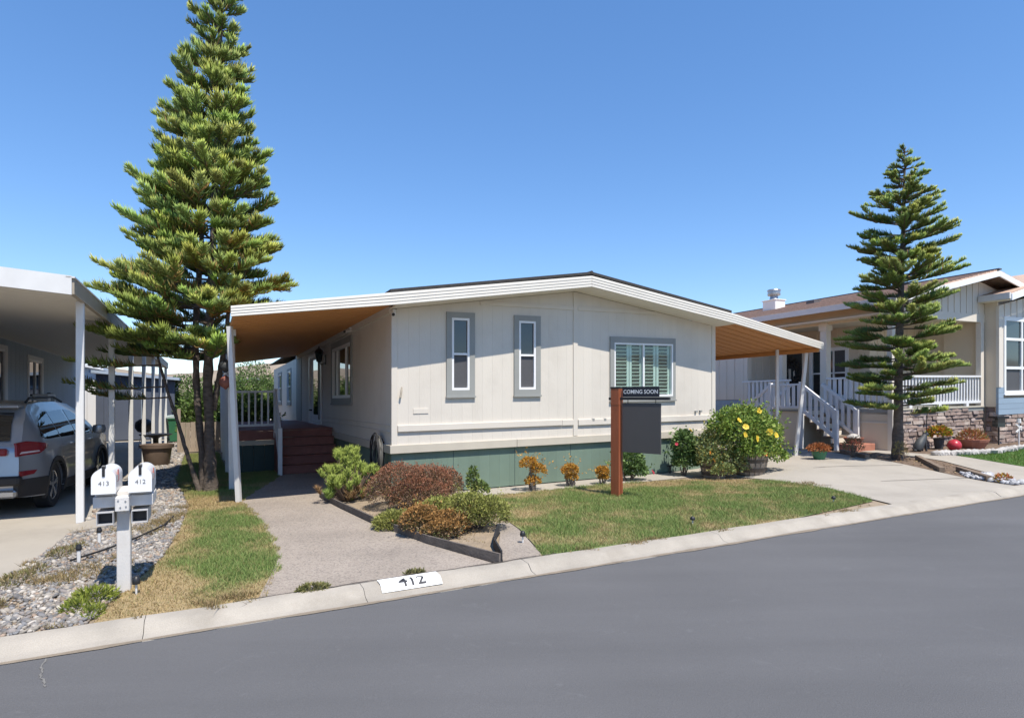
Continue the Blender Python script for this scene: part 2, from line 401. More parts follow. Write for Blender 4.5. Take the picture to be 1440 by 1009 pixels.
def sheet(name, poly, z, m, kind='structure', step=.5, h=True, col=None, parent=None, label=None):
    poly = yard(poly)
    bm = bmesh.new(); vs = [bm.verts.new((t, q, 0)) for t, q in poly]; bm.faces.new(vs)
    bmesh.ops.triangulate(bm, faces=bm.faces[:])
    ts = [p[0] for p in poly]; qs = [p[1] for p in poly]
    for ax, lo, hi in ((0, min(ts), max(ts)), (1, min(qs), max(qs))):
        k = int((hi-lo)/step)
        for i in range(1, k+1):
            co = [0, 0, 0]; co[ax] = lo+i*step; no = [0, 0, 0]; no[ax] = 1
            bmesh.ops.bisect_plane(bm, geom=bm.verts[:]+bm.edges[:]+bm.faces[:], plane_co=co, plane_no=no)
    site = [(v.co.x, v.co.y) for v in bm.verts]
    for v, (t, q) in zip(bm.verts, site): v.co = P(t, q, z+(H(t, q) if h else 0))
    bmesh.ops.recalc_face_normals(bm, faces=bm.faces)
    if bm.faces and sum(f.normal.z for f in bm.faces) < 0: bmesh.ops.reverse_faces(bm, faces=bm.faces[:])
    me = bpy.data.meshes.new(name); bm.to_mesh(me); bm.free()
    if col:
        a = me.color_attributes.new('Col', 'FLOAT_COLOR', 'POINT')
        for i, (t, q) in enumerate(site): a.data[i].color = (*col(t, q), 1)
    o = mesh_obj(name, me, m, parent)
    if kind: o['kind'] = kind
    if label: o['label'] = label
    return o
def inside(poly, pts):
    x, y = pts[:, 0], pts[:, 1]; r = np.zeros(len(pts), bool); n = len(poly)
    for i in range(n):
        x0, y0 = poly[i]; x1, y1 = poly[(i+1) % n]
        c = ((y0 > y) != (y1 > y)) & (x < (x1-x0)*(y-y0)/((y1-y0) if y1 != y0 else 1e-9)+x0); r ^= c
    return r
_ph = RNG.uniform(0, 6.28, (6, 3)); _dr = RNG.uniform(0, 6.28, 6)
def nz(t, q, f=1.0):                          # smooth 2-D noise, about -1..1
    r = 0
    for i in range(6):
        k = f*(1+.55*i); a = _dr[i]
        r = r+np.sin((t*np.cos(a)+q*np.sin(a))*k+_ph[i, 0]+1.7*np.sin((q*np.cos(a)-t*np.sin(a))*k*.7+_ph[i, 1]))/(1+.5*i)
    return r/2.6

# ================================================================== THE SETTING
gv = []; gr = 24
xs = [-700, -300, -120, -60, -30, -10, 0, 10, 30, 60, 120, 300, 700]; ys = [-700, -300, -100, -30, 0, 30, 60, 120, 300, 700]
b = MB(); n = len(xs)
b.add([(x, y, -.16+S*min(60, max(-60, x))) for y in ys for x in xs], [(j*n+i, j*n+i+1, (j+1)*n+i+1, (j+1)*n+i) for j in range(len(ys)-1) for i in range(n-1)])
tag(b.build('ground', 'terrain', local=True, recalc=False), kind='structure')
b = MB(); N = 120
for k, (r, hh) in enumerate(((240, -3), (330, .62), (430, 1.0), (560, .7))):
    for i in range(N):
        a = 2*pi*i/N; hgt = 27+7*sin(3*a+1)+5*sin(7*a+2.2)+2.5*sin(17*a)+1.5*sin(31*a+k)
        b.v.append((r*sin(a), r*cos(a), -3 if hh < 0 else hgt*hh*(1.0 if k < 3 else .9)))
for k in range(3):
    for i in range(N): b.f.append((k*N+i, k*N+(i+1) % N, (k+1)*N+(i+1) % N, (k+1)*N+i))
tag(b.build('hills', 'dry_hills', local=True, smooth=60), kind='structure')

sheet('street', [(-40, -4.92), (60, -4.92), (60, -13.5), (-40, -13.5)], -.075, 'asphalt', step=6)
sheet('yard_soil', [(-40, -4.62), (60, -4.62), (60, 45), (-40, 45)], -.014, 'soil', step=.5)
# light crack in the asphalt, lower left, built as a thin irregular sliver
b = MB(); pts = []
cr = [(-3.76+.006*sin(i*1.1)+.004*sin(i*3.3)+.0004*i*i, -4.99-.032*i) for i in range(17)]
for i, (t, q) in enumerate(cr): w = .0015+.0045*abs(sin(i*2.3)); pts.append((t-w, q)); pts.append((t+w, q+.008))
b.add([(t, q, -.071) for t, q in pts], [(2*i, 2*i+1, 2*i+3, 2*i+2) for i in range(len(cr)-1)])
tag(b.build('road_crack', 'pale_crack', recalc=False), kind='structure')
# low wall of the far kerb behind the viewer's side of the street
sheet('far_verge', [(-40, -13.5), (60, -13.5), (60, -30), (-40, -30)], -.01, 'drive_concrete', step=8, h=False)

# rolled kerb, cast in segments with joints
kerb = bpy.data.objects.new('kerb', None); COL.objects.link(kerb); kerb['kind'] = 'structure'
KP = [(-4.965, -.11), (-4.955, -.070), (-4.865, -.060), (-4.835, -.050), (-4.785, -.006), (-4.76, .008), (-4.625, .014), (-4.61, -.10)]
joints = [-40, -30, -24, -18, -14, -10, -7.2, -4.95, -3.2, -1.55, .08, 2.62, 4.7, 6.6, 8.6, 10.8, 13, 15.5, 18, 21, 25, 30, 36, 44, 60]
for a, c in zip(joints, joints[1:]):
    b = MB(); k = len(KP); m_ = max(1, int((c-a)/.4)); js = .006*random.uniform(-1, 1)
    for i in range(m_+1):
        t = a+.0025+(c-a-.005)*i/m_
        for j, (q, z) in enumerate(KP):
            wob = .006*sin(t*2.3+j)+.004*sin(t*7.1+2*j)
            b.v.append((t, q+(wob+js if 0 < j < k else js), z+(.003*sin(t*5+j) if 1 < j < k-1 else 0)))
    for i in range(m_):
        for j in range(k-1): b.f.append((i*k+j, i*k+j+1, (i+1)*k+j+1, (i+1)*k+j))
    b.f.append(tuple(range(k))); b.f.append(tuple(m_*k+j for j in range(k-1, -1, -1)))
    b.build('kerb_segment', 'kerb_concrete', kerb, smooth=50)
# dirt line in the joint between kerb and yard
b = MB(); K = 90
for i in range(K+1):
    t = -2.5+3.0*i/K; w = .008+.010*abs(nz(t, 0, 3)); c_ = -4.612+.012*sin(t*4)+.01*sin(t*11)
    b.v += [(t, c_-w, .017), (t, c_+w, .017)]
for i in range(K): b.f.append((2*i, 2*i+1, 2*i+3, 2*i+2))
tag(b.build('kerb_joint', 'tar_crack', recalc=False), kind='structure')
b = MB(); K = 400
for i in range(K+1):
    t = -6+20*i/K; w = .012+.022*max(0, nz(t, 1, 3.1))+.012*max(0, nz(t, 3, 11)); c_ = -4.952-.006*sin(t*3)
    b.v += [(t, c_-w, -.0695), (t, c_+w*.8, -.0625)]
for i in range(K): b.f.append((2*i, 2*i+1, 2*i+3, 2*i+2))
tag(b.build('gutter_dirt', 'gutter_dirt', recalc=False), kind='structure')
# painted house number on the kerb
def kz(q):
    for (q0, z0), (q1, z1) in zip(KP, KP[1:]):
        if q0 <= q <= q1 and q1 > q0: return z0+(z1-z0)*(q-q0)/(q1-q0)
    return .012
r_ = thing('kerb_number', 'white painted patch on the kerb carrying the black number 412', 'painted number', -1.1, -4.62, 0)
b = MB(); Q = [-4.835, -4.81, -4.785, -4.772, -4.76, -4.70, -4.64]
for q in Q: b.v += [(-1.40, q, kz(q)+.011), (-.84, q, kz(q)+.011)]
for i in range(len(Q)-1): b.f.append((2*i, 2*i+1, 2*i+3, 2*i+2))
b.build('paint_patch', 'curb_paint', r_, recalc=False)
tv, tf = text_mesh('412', .17, .012)
tb_ = bmesh.new(); vv = [tb_.verts.new((x*1.0, y*.92, 0)) for x, y, _ in tv]
for f in tf:
    try: tb_.faces.new([vv[i] for i in f])
    except ValueError: pass
for i in range(1, 9): bmesh.ops.bisect_plane(tb_, geom=tb_.verts[:]+tb_.edges[:]+tb_.faces[:], plane_co=(0, -.07+.0175*i, 0), plane_no=(0, 1, 0))
b = MB(); tb_.verts.index_update(); b.add([(-1.11+v.co.x, -4.765+v.co.y, kz(-4.765+v.co.y)+.0135) for v in tb_.verts], [[v.index for v in f.verts] for f in tb_.faces]); tb_.free()
b.build('digits', 'print_dark', r_, recalc=False)

# ---- ground surfaces
PATH = [(-2.4, -4.46), (-2.22, -3.83), (-2.10, -2.96), (-2.12, -1.45), (-2.2, -.2), (-2.3, .9), (-2.0, 2.2), (-1.6, 3.4), (-1.38, 4.4), (-.05, 4.4), (-.05, 1.2), (-1.05, .75), (-1.08, .5), (-.98, -.6), (-.83, -1.95), (-.54, -3.48), (-.2, -4.46)]
sheet('path', PATH, .004, 'aggregate', step=.6)
WEDGE = [(-.12, -4.46), (.1, -4.0), (.42, -3.4), (.62, -2.85), (.8, -2.85), (.72, -3.3), (.55, -3.9), (.34, -4.46)]
sheet('apron', WEDGE, .004, 'aggregate', step=.6)
BED = [(-1.04, .7), (-1.04, .45), (-.93, -.6), (-.78, -1.95), (-.49, -3.46), (-.16, -4.44), (.06, -4.0), (.4, -3.4), (.62, -2.8), (1.2, -.8), (1.2, .1), (-.06, .1), (-.06, 1.2)]
sheet('planting_bed', BED, 0.0, 'soil', step=.6)
sheet('foundation_strip', [(1.2, -.75), (6.4, -.75), (7.4, .1), (1.2, .1)], -.004, 'drive_concrete', step=.7)
DRV_L = [(-12, -4.46), (-4.62, -4.46), (-4.62, -3.6), (-4.50, -2.6), (-4.40, -1.3), (-4.34, .3), (-4.28, 21.5), (-12, 21.5)]
sheet('neighbour_driveway', DRV_L, 0.0, 'drive_concrete', step=2)
DRV_R = [(6.2, -4.46), (6.75, -3.2), (6.72, -2.0), (6.5, -1.0), (7.3, .02), (7.33, 22), (11.6, 22), (11.4, .2), (10.95, -1.0), (10.3, -2.6), (9.75, -4.0), (9.6, -4.46)]
sheet('driveway', DRV_R, .004, 'drive_concrete', step=.4)
sheet('entry_walk', [(9.9, -4.46), (10.9, -3.6), (11.75, -2.3), (12.15, -1.1), (12.2, .2), (12.85, .4), (12.9, -1.2), (13.0, -1.9), (12.55, -3.3), (12.2, -4.46)], .004, 'drive_concrete', step=.4)
for pts, w in (([(7.4, -1.6), (8.6, -1.75), (9.3, -1.95), (10.3, -2.3)], .012), ([(7.3, -.3), (9.4, .2), (11.2, .5)], .012), ([(6.9, -3.0), (8.2, -3.3), (9.9, -3.75)], .010)):
    b = MB()
    for t, q in pts: b.v += [(t, q-w, .0085+H(t, q)), (t, q+w, .0085+H(t, q))]
    for i in range(len(pts)-1): b.f.append((2*i, 2*i+1, 2*i+3, 2*i+2))
    tag(b.build('driveway_joint', 'tar_crack', recalc=False), kind='structure')

def lawn_mix(t, q, which):
    if which == 'L':
        g = .52+.55*nz(t*1.0+3, q*1.0, 1.6)+.6*nz(t+1, q, 4.6)
        g = g+.55*np.clip(1-np.hypot((t+2.5)/.75, (q+2.2)/2.0), 0, 1)*1.6
        g = g-.9*np.clip(1-np.hypot((t+2.9)/1.0, (q-.9)/1.0), 0, 1)-.5*np.clip((-3.6-q)/.8, 0, 1)-.8*np.clip((-2.75-t)/.4, 0, 1)*np.clip((1.5-q)/3, 0, 1)
        g = np.where(q > 4.2, .75, g)
    elif which == 'R':
        g = .90+.45*nz(t, q, 1.05)+.65*nz(t, q+2, 4.4)-.75*np.clip(1-np.abs(q+1.1)/.75, 0, 1)-.7*np.clip(1-np.hypot((t-1.7)/.9, (q+2.4)/.5), 0, 1)-.8*np.clip(1-np.hypot((t-6.2)/.8, (q+1.7)/1.3), 0, 1)
        g = g+.3*np.clip(1-np.hypot((t-1.0)/.5, (q+3.2)/1.2), 0, 1)
    else: g = 1.1+.1*nz(t, q, 1)
    return np.clip(g, 0, 1)
GREEN = np.array([.185, .265, .078]); DRY = np.array([.42, .315, .165]); LUSH = np.array([.075, .165, .022])
def lawn(name, poly, which, dens, h0, pname):
    def bc(t, q):
        g = float(lawn_mix(np.array(t), np.array(q), which)); c = (LUSH if which == 'N' else GREEN)*.75*g+DRY*.80*(1-g); return tuple(c)
    sheet(pname, poly, .0, 'lawn_base', step=.18, col=bc)
    poly = yard(poly); ts = [p[0] for p in poly]; qs = [p[1] for p in poly]
    n = int(dens*(max(ts)-min(ts))*(max(qs)-min(qs)))
    p = np.stack([RNG.uniform(min(ts)-.05, max(ts)+.05, n), RNG.uniform(min(qs)-.03, max(qs)+.05, n)], 1)
    jit = .05*np.stack([nz(p[:, 0], p[:, 1], 9), nz(p[:, 1], p[:, 0], 8)], 1)
    p = p[inside(poly, p+jit)]; n = len(p); t, q = p[:, 0], p[:, 1]
    g = lawn_mix(t, q, which); gg = np.clip(g+RNG.normal(0, .28, n), 0, 1)
    keep = RNG.random(n) < .7+.3*g; p, gg, g, t, q = p[keep], gg[keep], g[keep], t[keep], q[keep]; n = len(p)
    col = (LUSH if which == 'N' else GREEN)[None]*gg[:, None]+DRY[None]*(1-gg[:, None]); col = col*RNG.uniform(.75, 1.25, (n, 1))
    hz = np.array([H(a, c) for a, c in p])
    base = PN(np.stack([t, q, hz], 1))
    hh = h0*RNG.uniform(.5, 1.3, n)*(.55+.6*g); a = RNG.uniform(0, 2*pi, n); w = .0035+.002*RNG.random(n)
    sx = np.stack([np.cos(a)*w, np.sin(a)*w, 0*a], 1)*.9; lean = np.stack([RNG.normal(0, .55, n)*hh, RNG.normal(0, .55, n)*hh, hh], 1)
    v = np.stack([base-sx, base+sx, base+lean], 1).reshape(-1, 3); f = np.arange(3*n).reshape(-1, 3)
    c3 = np.repeat(col, 3, 0); o = np_mesh(name, v, [f], 'grass', col=c3)
    return tag(o, kind='stuff')
LAWN_L = [(-3.55, -4.42), (-2.36, -4.47), (-2.18, -3.83), (-2.06, -2.96), (-2.08, -1.45), (-2.16, -.2), (-2.26, .9), (-1.96, 2.2), (-1.56, 3.4), (-1.34, 4.4), (-1.4, 5.3), (-2.4, 5.3), (-2.5, 12), (-3.45, 12), (-3.4, 4.5), (-3.05, 1.0), (-3.1, -1), (-3.2, -2.6), (-3.4, -3.6)]
lawn('grass', LAWN_L, 'L', 6500, .040, 'lawn')
LAWN_R = [(.36, -4.44), (.57, -3.9), (.74, -3.3), (.82, -2.85), (1.0, -1.9), (1.25, -.75), (4.0, -.7), (5.3, -.95), (5.9, -1.15), (6.45, -1.6), (6.72, -2.2), (6.72, -3.2), (6.25, -4.2), (4.0, -4.44)]
lawn('grass', LAWN_R, 'R', 5200, .045, 'lawn')
LAWN_N = [(13.05, -1.88), (14.35, -2.08), (16.2, -1.84), (20, -1.7), (24, -1.7), (24, -4.4), (13.2, -4.4), (12.6, -3.4)]
lawn('grass', LAWN_N, 'N', 900, .05, 'lawn')

# ---- gravel strip beside the neighbour's driveway
GRAV = [(-4.60, -4.42), (-3.6, -4.42), (-3.42, -3.6), (-3.22, -2.6), (-3.12, -1), (-3.08, 1.0), (-3.42, 4.5), (-3.5, 12), (-3.9, 20), (-4.27, 20), (-4.32, .3), (-4.38, -1.3), (-4.48, -2.6), (-4.60, -3.6)]
sheet('gravel_bed', GRAV, -.004, 'soil', step=.6)
ICO_B = bmesh.new(); bmesh.ops.create_icosphere(ICO_B, subdivisions=1, radius=1); ICO_V = np.array([v.co[:] for v in ICO_B.verts]); ICO_F = np.array([[v.index for v in f.verts] for f in ICO_B.faces]); ICO_B.free()
def pebbles(name, poly, n, s0, s1, pal, m='stone_mix', dens=None, z0=0.0, flat=.6):
    poly = yard(poly); ts = [p[0] for p in poly]; qs = [p[1] for p in poly]
    p = np.stack([RNG.uniform(min(ts), max(ts), n), RNG.uniform(min(qs), max(qs), n)], 1)
    p = p[inside(poly, p)]
    if dens is not None: p = p[RNG.random(len(p)) < dens(p[:, 0], p[:, 1])]
    n = len(p); s = RNG.uniform(s0, s1, n)*RNG.choice([.6, 1, 1, 1.25], n)
    base = PN(np.stack([p[:, 0], p[:, 1], np.array([H(a, c) for a, c in p])+z0+s*.25*RNG.uniform(0, 1.4, n)], 1))
    v = np.repeat(ICO_V[None], n, 0)*RNG.uniform(.6, 1.28, (n, 12, 1))
    sc_ = np.stack([s*RNG.uniform(.7, 1.25, n), s*RNG.uniform(.6, 1.0, n), s*RNG.uniform(.35, .75, n)*flat/.6], 1)
    v = v*sc_[:, None, :]; a = RNG.uniform(0, 6.28, n); tl = RNG.normal(0, .35, n)
    x = v[..., 0]*np.cos(a)[:, None]-v[..., 1]*np.sin(a)[:, None]; y = v[..., 0]*np.sin(a)[:, None]+v[..., 1]*np.cos(a)[:, None]; z = v[..., 2]+x*np.sin(tl)[:, None]
    v = np.stack([x, y, z], 2)+base[:, None]
    pal = np.array(pal); c = pal[RNG.integers(0, len(pal), n)]*RNG.uniform(.75, 1.25, (n, 1))
    f = (np.arange(n)*12)[:, None, None]+ICO_F[None]
    return np_mesh(name, v.reshape(-1, 3), [f.reshape(-1, 3)], m, col=np.repeat(c, 12, 0))
PAL = [(.27, .255, .235), (.19, .19, .195), (.31, .28, .24), (.35, .31, .26), (.23, .205, .19), (.28, .21, .16), (.17, .165, .165), (.42, .385, .34), (.23, .205, .18)]
GD = lambda t, q: np.clip(.70+.55*nz(t, q, 2.6), .12, 1)
near = [p for p in GRAV if p[1] <= 1.0]
tag(pebbles('gravel', near, 22000, .012, .034, PAL, dens=GD), kind='stuff')
tag(pebbles('gravel', [(-3.08, .9), (-3.42, 4.5), (-3.5, 12), (-3.9, 20), (-4.27, 20), (-4.32, .3)], 14000, .03, .05, PAL), kind='stuff')

def dry_tufts(name, poly, n, h0, f0, z0=0.0):
    poly = yard(poly); ts = [p[0] for p in poly]; qs = [p[1] for p in poly]
    p = np.stack([RNG.uniform(min(ts)-.06, max(ts)+.06, n), RNG.uniform(min(qs)-.04, max(qs)+.04, n)], 1); p = p[inside(poly, p+.08*np.stack([nz(p[:, 0], p[:, 1], 7), nz(p[:, 1], p[:, 0], 6)], 1))]
    k = np.clip(.5*nz(p[:, 0]+5, p[:, 1], f0)+.35*nz(p[:, 0], p[:, 1]+3, f0*3)-.12, 0, 1)*2.2; p = p[RNG.random(len(p)) < k]; n = len(p)
    base = PN(np.stack([p[:, 0], p[:, 1], np.array([H(a, c) for a, c in p])+z0], 1)); hh = h0*RNG.uniform(.4, 1.4, n); a = RNG.uniform(0, 6.28, n); w = .004
    sx = np.stack([np.cos(a)*w, np.sin(a)*w, 0*a], 1); lean = np.stack([RNG.normal(0, .7, n)*hh, RNG.normal(0, .7, n)*hh, hh], 1)
    g = RNG.random((n, 1))**2*.7; col = (np.array([[.17, .19, .06]])*g+np.array([[.36, .26, .14]])*(1-g))*RNG.uniform(.6, 1.2, (n, 1))
    v = np.stack([base-sx, base+sx, base+lean], 1).reshape(-1, 3)
    return tag(np_mesh(name, v, [np.arange(3*n).reshape(-1, 3)], 'grass', col=np.repeat(col, 3, 0)), kind='stuff')
dry_tufts('dry_weeds', near, 60000, .05, 2.2, .01)
dry_tufts('dry_weeds', [(-3.6, -4.50), (-2.4, -4.52), (-2.4, -4.36), (-3.6, -4.3)], 9000, .05, 3, .01)
dry_tufts('dry_weeds', [(.3, -4.50), (6.3, -4.52), (6.3, -4.40), (.3, -4.40)], 12000, .035, 3, .01)
dry_tufts('dry_weeds', [(5.2, -1.0), (6.5, -1.0), (6.9, -2.0), (6.9, -3.2), (6.4, -4.3), (6.2, -4.3), (6.6, -3.2), (6.5, -2.2)], 16000, .04, 2, .01)
dry_tufts('dry_weeds', [(-1.0, .4), (-.85, -.6), (-.7, -1.95), (-.45, -3.4), (-.12, -4.4), (.05, -4.0), (.6, -2.8), (1.1, -.8)], 16000, .03, 2.4, 0)

dry_tufts('dry_grass', LAWN_L, 45000, .035, 3.2, .0)
dry_tufts('dry_grass', LAWN_R, 40000, .035, 2.6, .0)

# ================================================================== MAIN HOUSE
def ztop(t):
    if t <= 3.645: return 3.905-.1437*(3.645-t)
    if t <= 7.3: return 3.905-.150*(t-3.645)
    return 3.357-.19*(t-7.3)
def zwall(t): return ztop(t)-.205
def siding(parent, fr, u0, u1, zb, zt, step, m, rects=(), name='siding_board', extra=(), w0=-.06, w1=0.0, gap=.005, batten=None, battmat=None):
    br = set([u0, u1]); k = int(round((u1-u0)/step)); gro = [u0+(u1-u0)*i/k for i in range(k+1)]
    gs = set(round(g, 4) for g in gro)
    br |= gs; br |= set(e for e in extra if u0 < e < u1)
    for r in rects: br |= set(x for x in r[:2] if u0 < x < u1)
    br = sorted(br); o = []
    br = [x for i, x in enumerate(br) if i == 0 or x-br[i-1] > 1e-3]
    for a, c in zip(br, br[1:]):
        ga = a+(gap if round(a, 4) in gs else 0); gc = c-(gap if round(c, 4) in gs else 0)
        if gc-ga < .004: continue
        segs = [(zb, None)]
        for r in rects:
            if a >= r[0]-1e-3 and c <= r[1]+1e-3: segs = [(zb, r[2]), (r[3], None)]
        for z0, z1 in segs:
            za = zt(ga) if z1 is None else z1; zc = zt(gc) if z1 is None else z1
            if za-z0 < .02 and zc-z0 < .02: continue
            o.append(MB(fr).prism([(ga, z0), (gc, z0), (gc, zc), (ga, za)], w0, w1).build(name, m, parent, recalc=True))
    if batten:
        for g in gro[1:-1]:
            hit = [r for r in rects if r[0]-.03 < g < r[1]+.03]
            for z0, z1 in ([(zb, zt(g))] if not hit else [(zb, hit[0][2]), (hit[0][3], zt(g))]):
                if z1-z0 > .05: MB(fr).box(g-.022, g+.022, w1, w1+.018, z0, z1).build('batten', battmat or m, parent)
    return o
def window(parent, fr, u0, u1, z0, z1, tr=(.1, .1, .1, .12), tmat='trim_grey', cols=(), rows=(), panes=None, fw=.04, wt=.032, name='window', shutter=False, label=None):
    """trim outer rectangle u0..u1 x z0..z1; frame inside; panes by cell (col,row from top)"""
    a0, a1, b0, b1 = u0+tr[0], u1-tr[1], z0+tr[3], z1-tr[2]
    F = MB(fr)
    F.box(a0, a0+fw, -.05, .022, b0, b1).box(a1-fw, a1, -.05, .022, b0, b1).box(a0+fw, a1-fw, -.05, .022, b0, b0+fw).box(a0+fw, a1-fw, -.05, .022, b1-fw, b1)
    us = [a0+fw]+[a0+(a1-a0)*c for c in cols]+[a1-fw]; zs = [b1-fw]+[b1-(b1-b0)*r for r in rows]+[b0+fw]
    for c in us[1:-1]: F.box(c-fw*.45, c+fw*.45, -.045, .019, b0+fw, b1-fw)
    for r in zs[1:-1]: F.box(a0+fw, a1-fw, -.045, .016, r-fw*.45, r+fw*.45)
    w = F.build(name, 'vinyl_white', parent, label=label)
    if tr != (0, 0, 0, 0):
        T = MB(fr)
        T.box(u0, a0, -.02, wt, z0, z1).box(a1, u1, -.02, wt, z0, z1).box(a0, a1, -.02, wt-.002, z0, b0).box(a0, a1, -.02, wt-.002, b1, z1)
        T.build('window_trim', tmat, w)
        MB(fr).box(u0-.012, u1+.012, wt-.02, wt+.02, z0-.018, z0+.012).build('sill', tmat, w)
    for i in range(len(us)-1):
        for j in range(len(zs)-1):
            m = panes[j][i] if panes else 'glass_dark'
            e = .001
            MB(fr).box(us[i]+e, us[i+1]-e, -.018-.008*(i+j), -.012-.008*(i+j), zs[j+1]+e, zs[j]-e).build('pane', m, w)
    return w
FR0 = FRONT(0); SD0 = SIDE(0)
LEN = 21.3
house = thing('mobile_home', 'cream mobile home with green skirting and grey window trim, in the middle', 'mobile home', 0, 0, 0)
W1 = (.97, 1.51, 1.68, 3.18); W2 = (2.30, 2.86, 1.68, 3.18); W3 = (4.46, 6.15, 1.54, 2.85)
ins = lambda r, m=.06: (r[0]+m, r[1]-m, r[2]+m, r[3]-m)
MB(FR0).prism([(.03, .74), (7.26, .74), (7.26, zwall(7.26)-.01), (3.645, zwall(3.645)-.01), (.03, zwall(.03)-.01)], -LEN, -.085).build('wall_core', 'room_dark', house)
siding(house, FR0, .09, 7.20, .75, zwall, .2, 'wall_cream', [ins(W1), ins(W2), ins(W3)], extra=(3.645,), gap=.0006, w0=-.08)
WS = (3.16, 5.63, 1.56, 3.06); WD = (7.2, 9.5, .99, 3.02); WDK = (11.3, 12.7, .99, 3.14); WB1 = (14.2, 15.5, 1.5, 2.9); WB2 = (17.6, 19.0, 1.5, 2.9)
siding(house, SD0, 0.0, LEN, .75, lambda u: zwall(0)-.02, .4, 'wall_cream', [ins(WS), ins(WD), ins(WDK), ins(WB1), ins(WB2)], gap=.001, w0=-.08)
siding(house, lambda u, w, z: (7.29+w, u, z), 0.0, LEN, .75, lambda u: zwall(7.29)-.02, 1.2, 'wall_cream', w0=-.08)
# corner boards, batten, gable trim, belt boards, skirt trim
MB(FR0).box(-.012, .092, -.09, .018, .74, zwall(0), .004).build('corner_board', 'wall_cream', house)
MB(FR0).box(7.198, 7.302, -.09, .018, .74, zwall(7.3), .004).build('corner_board', 'wall_cream', house)
MB(FR0).box(3.595, 3.695, -.01, .022, .885, zwall(3.645)-.012, .004).build('batten', 'wall_cream', house)
MB(FR0).box(1.62, 3.592, 0, .02, 3.335, 3.405, .003).build('gable_trim', 'wall_cream', house)
MB(FR0).box(3.698, 5.65, 0, .02, 3.335, 3.405, .003).build('gable_trim', 'wall_cream', house)
MB(FR0).box(.095, 3.33, -.005, .042, 1.10, 1.21, .005).build('belt_board', 'wall_cream', house)
MB(FR0).box(3.335, 3.592, -.005, .038, 1.095, 1.205, .005).build('belt_board', 'wall_cream', house)
MB(FR0).box(3.70, 7.195, -.005, .042, 1.085, 1.20, .005).build('belt_board', 'wall_cream', house)
MB(FR0).box(-.04, 2.35, -.02, .04, .735, .878, .005).build('skirt_trim', 'trim_cream', house)
MB(FR0).box(2.355, 7.33, -.02, .04, .735, .878, .005).build('skirt_trim', 'trim_cream', house)
MB(SD0).box(0.005, LEN, -.02, .04, .735, .878, .005).build('skirt_trim', 'trim_cream', house)
MB(SD0).box(0.12, 7.18, -.005, .022, 1.09, 1.11, .003).build('belt_board', 'wall_cream', house)
MB(SD0).box(0.12, 7.18, -.005, .020, 1.20, 1.215, .003).build('belt_board', 'wall_cream', house)
siding(house, FRONT(.035), .0, 7.29, .015, lambda u: .742, .2025, 'green_skirt', name='skirt_board', gap=.0006, w0=-.04)
siding(house, SIDE(.035), .04, LEN, .015, lambda u: .742, .405, 'green_skirt', name='skirt_board', gap=.0006, w0=-.04)
MB(FR0).box(.1, 7.2, -.2, -.085, .0, .74).build('skirt_backing', 'green_dark', house)
MB(SD0).box(.1, LEN, -.2, -.085, .0, .74).build('skirt_backing', 'green_dark', house)
for t in (1.12, 2.34, 3.56, 4.78, 6.0): MB(FRONT(.035)).box(t-.004, t+.004, -.002, .004, .02, .735).build('skirt_seam', 'green_dark', house)
# windows
window(house, FR0, *W1, rows=(.5,), panes=[['glass_dark'], ['screen_mesh']], label='left narrow window with grey trim')
window(house, FR0, *W2, rows=(.5,), panes=[['glass_dark'], ['screen_mesh']], label='right narrow window with grey trim')
w3 = window(house, FR0, *W3, tr=(.1, .06, .12, .09), cols=(.49,), panes=[['glass_tint', 'glass_tint']], fw=.036, label='wide sliding window with white shutters behind')
# the two panes of the wide window are clear glass in front of louvred shutters
gm = bpy.data.materials.new('clear_glass'); gm.use_nodes = True; nt = gm.node_tree
tb = nd(nt, 'ShaderNodeBsdfTransparent'); tb.inputs[0].default_value = (.90, .95, .92, 1)
gb = nd(nt, 'ShaderNodeBsdfGlossy'); gb.inputs['Roughness'].default_value = .02
fc = nd(nt, 'ShaderNodeLayerWeight'); fc.inputs[0].default_value = .5
pw0 = nd(nt, 'ShaderNodeMath', operation='POWER'); pw0.inputs[1].default_value = 3.0; nt.links.new(fc.outputs['Facing'], pw0.inputs[0])
lw = nd(nt, 'ShaderNodeMapRange'); lw.inputs[3].default_value = .04; lw.inputs[4].default_value = .6; nt.links.new(pw0.outputs[0], lw.inputs[0])
ms = nd(nt, 'ShaderNodeMixShader'); nt.links.new(lw.outputs[0], ms.inputs[0]); nt.links.new(tb.outputs[0], ms.inputs[1]); nt.links.new(gb.outputs[0], ms.inputs[2])
nt.links.new(ms.outputs[0], nt.nodes['Material Output'].inputs[0]); MATS['clear_glass'] = gm
for c in w3.children:
    if c.name.startswith('pane'): c.data.materials[0] = gm
sh = MB(FR0)
for a, c in ((4.60, 4.655), (4.93, 4.985), (5.0, 5.055), (5.26, 5.32), (5.34, 5.40), (5.62, 5.68), (5.70, 5.76), (6.0, 6.06)): sh.box(a, c, -.078, -.058, 1.64, 2.72)
shb = sh.build('shutter_frame', 'shutter_white', w3)
for a, c in ((4.655, 4.93), (5.055, 5.26), (5.40, 5.62), (5.76, 6.0)):
    for k in range(14):
        z = 1.69+k*.073
        MB(FR0).bar((a, -.066, z), (c, -.066, z), .058, .007, up=(0, -.55, .83)).build('slat', 'shutter_white', w3)
window(house, SD0, *WS, tr=(.12, .12, .14, .14), cols=(.26, .74), panes=[['glass_dark', 'glass_dark', 'glass_dark']], fw=.07, label='wide side window under the awning')
window(house, SD0, *WB1, tr=(.1, .1, .1, .12), rows=(.5,)); window(house, SD0, *WB2, tr=(.1, .1, .1, .12), rows=(.5,))
MB(SD0).box(11.3, 12.7, -.03, .012, .99, 3.14).build('alcove', 'trim_grey', house)
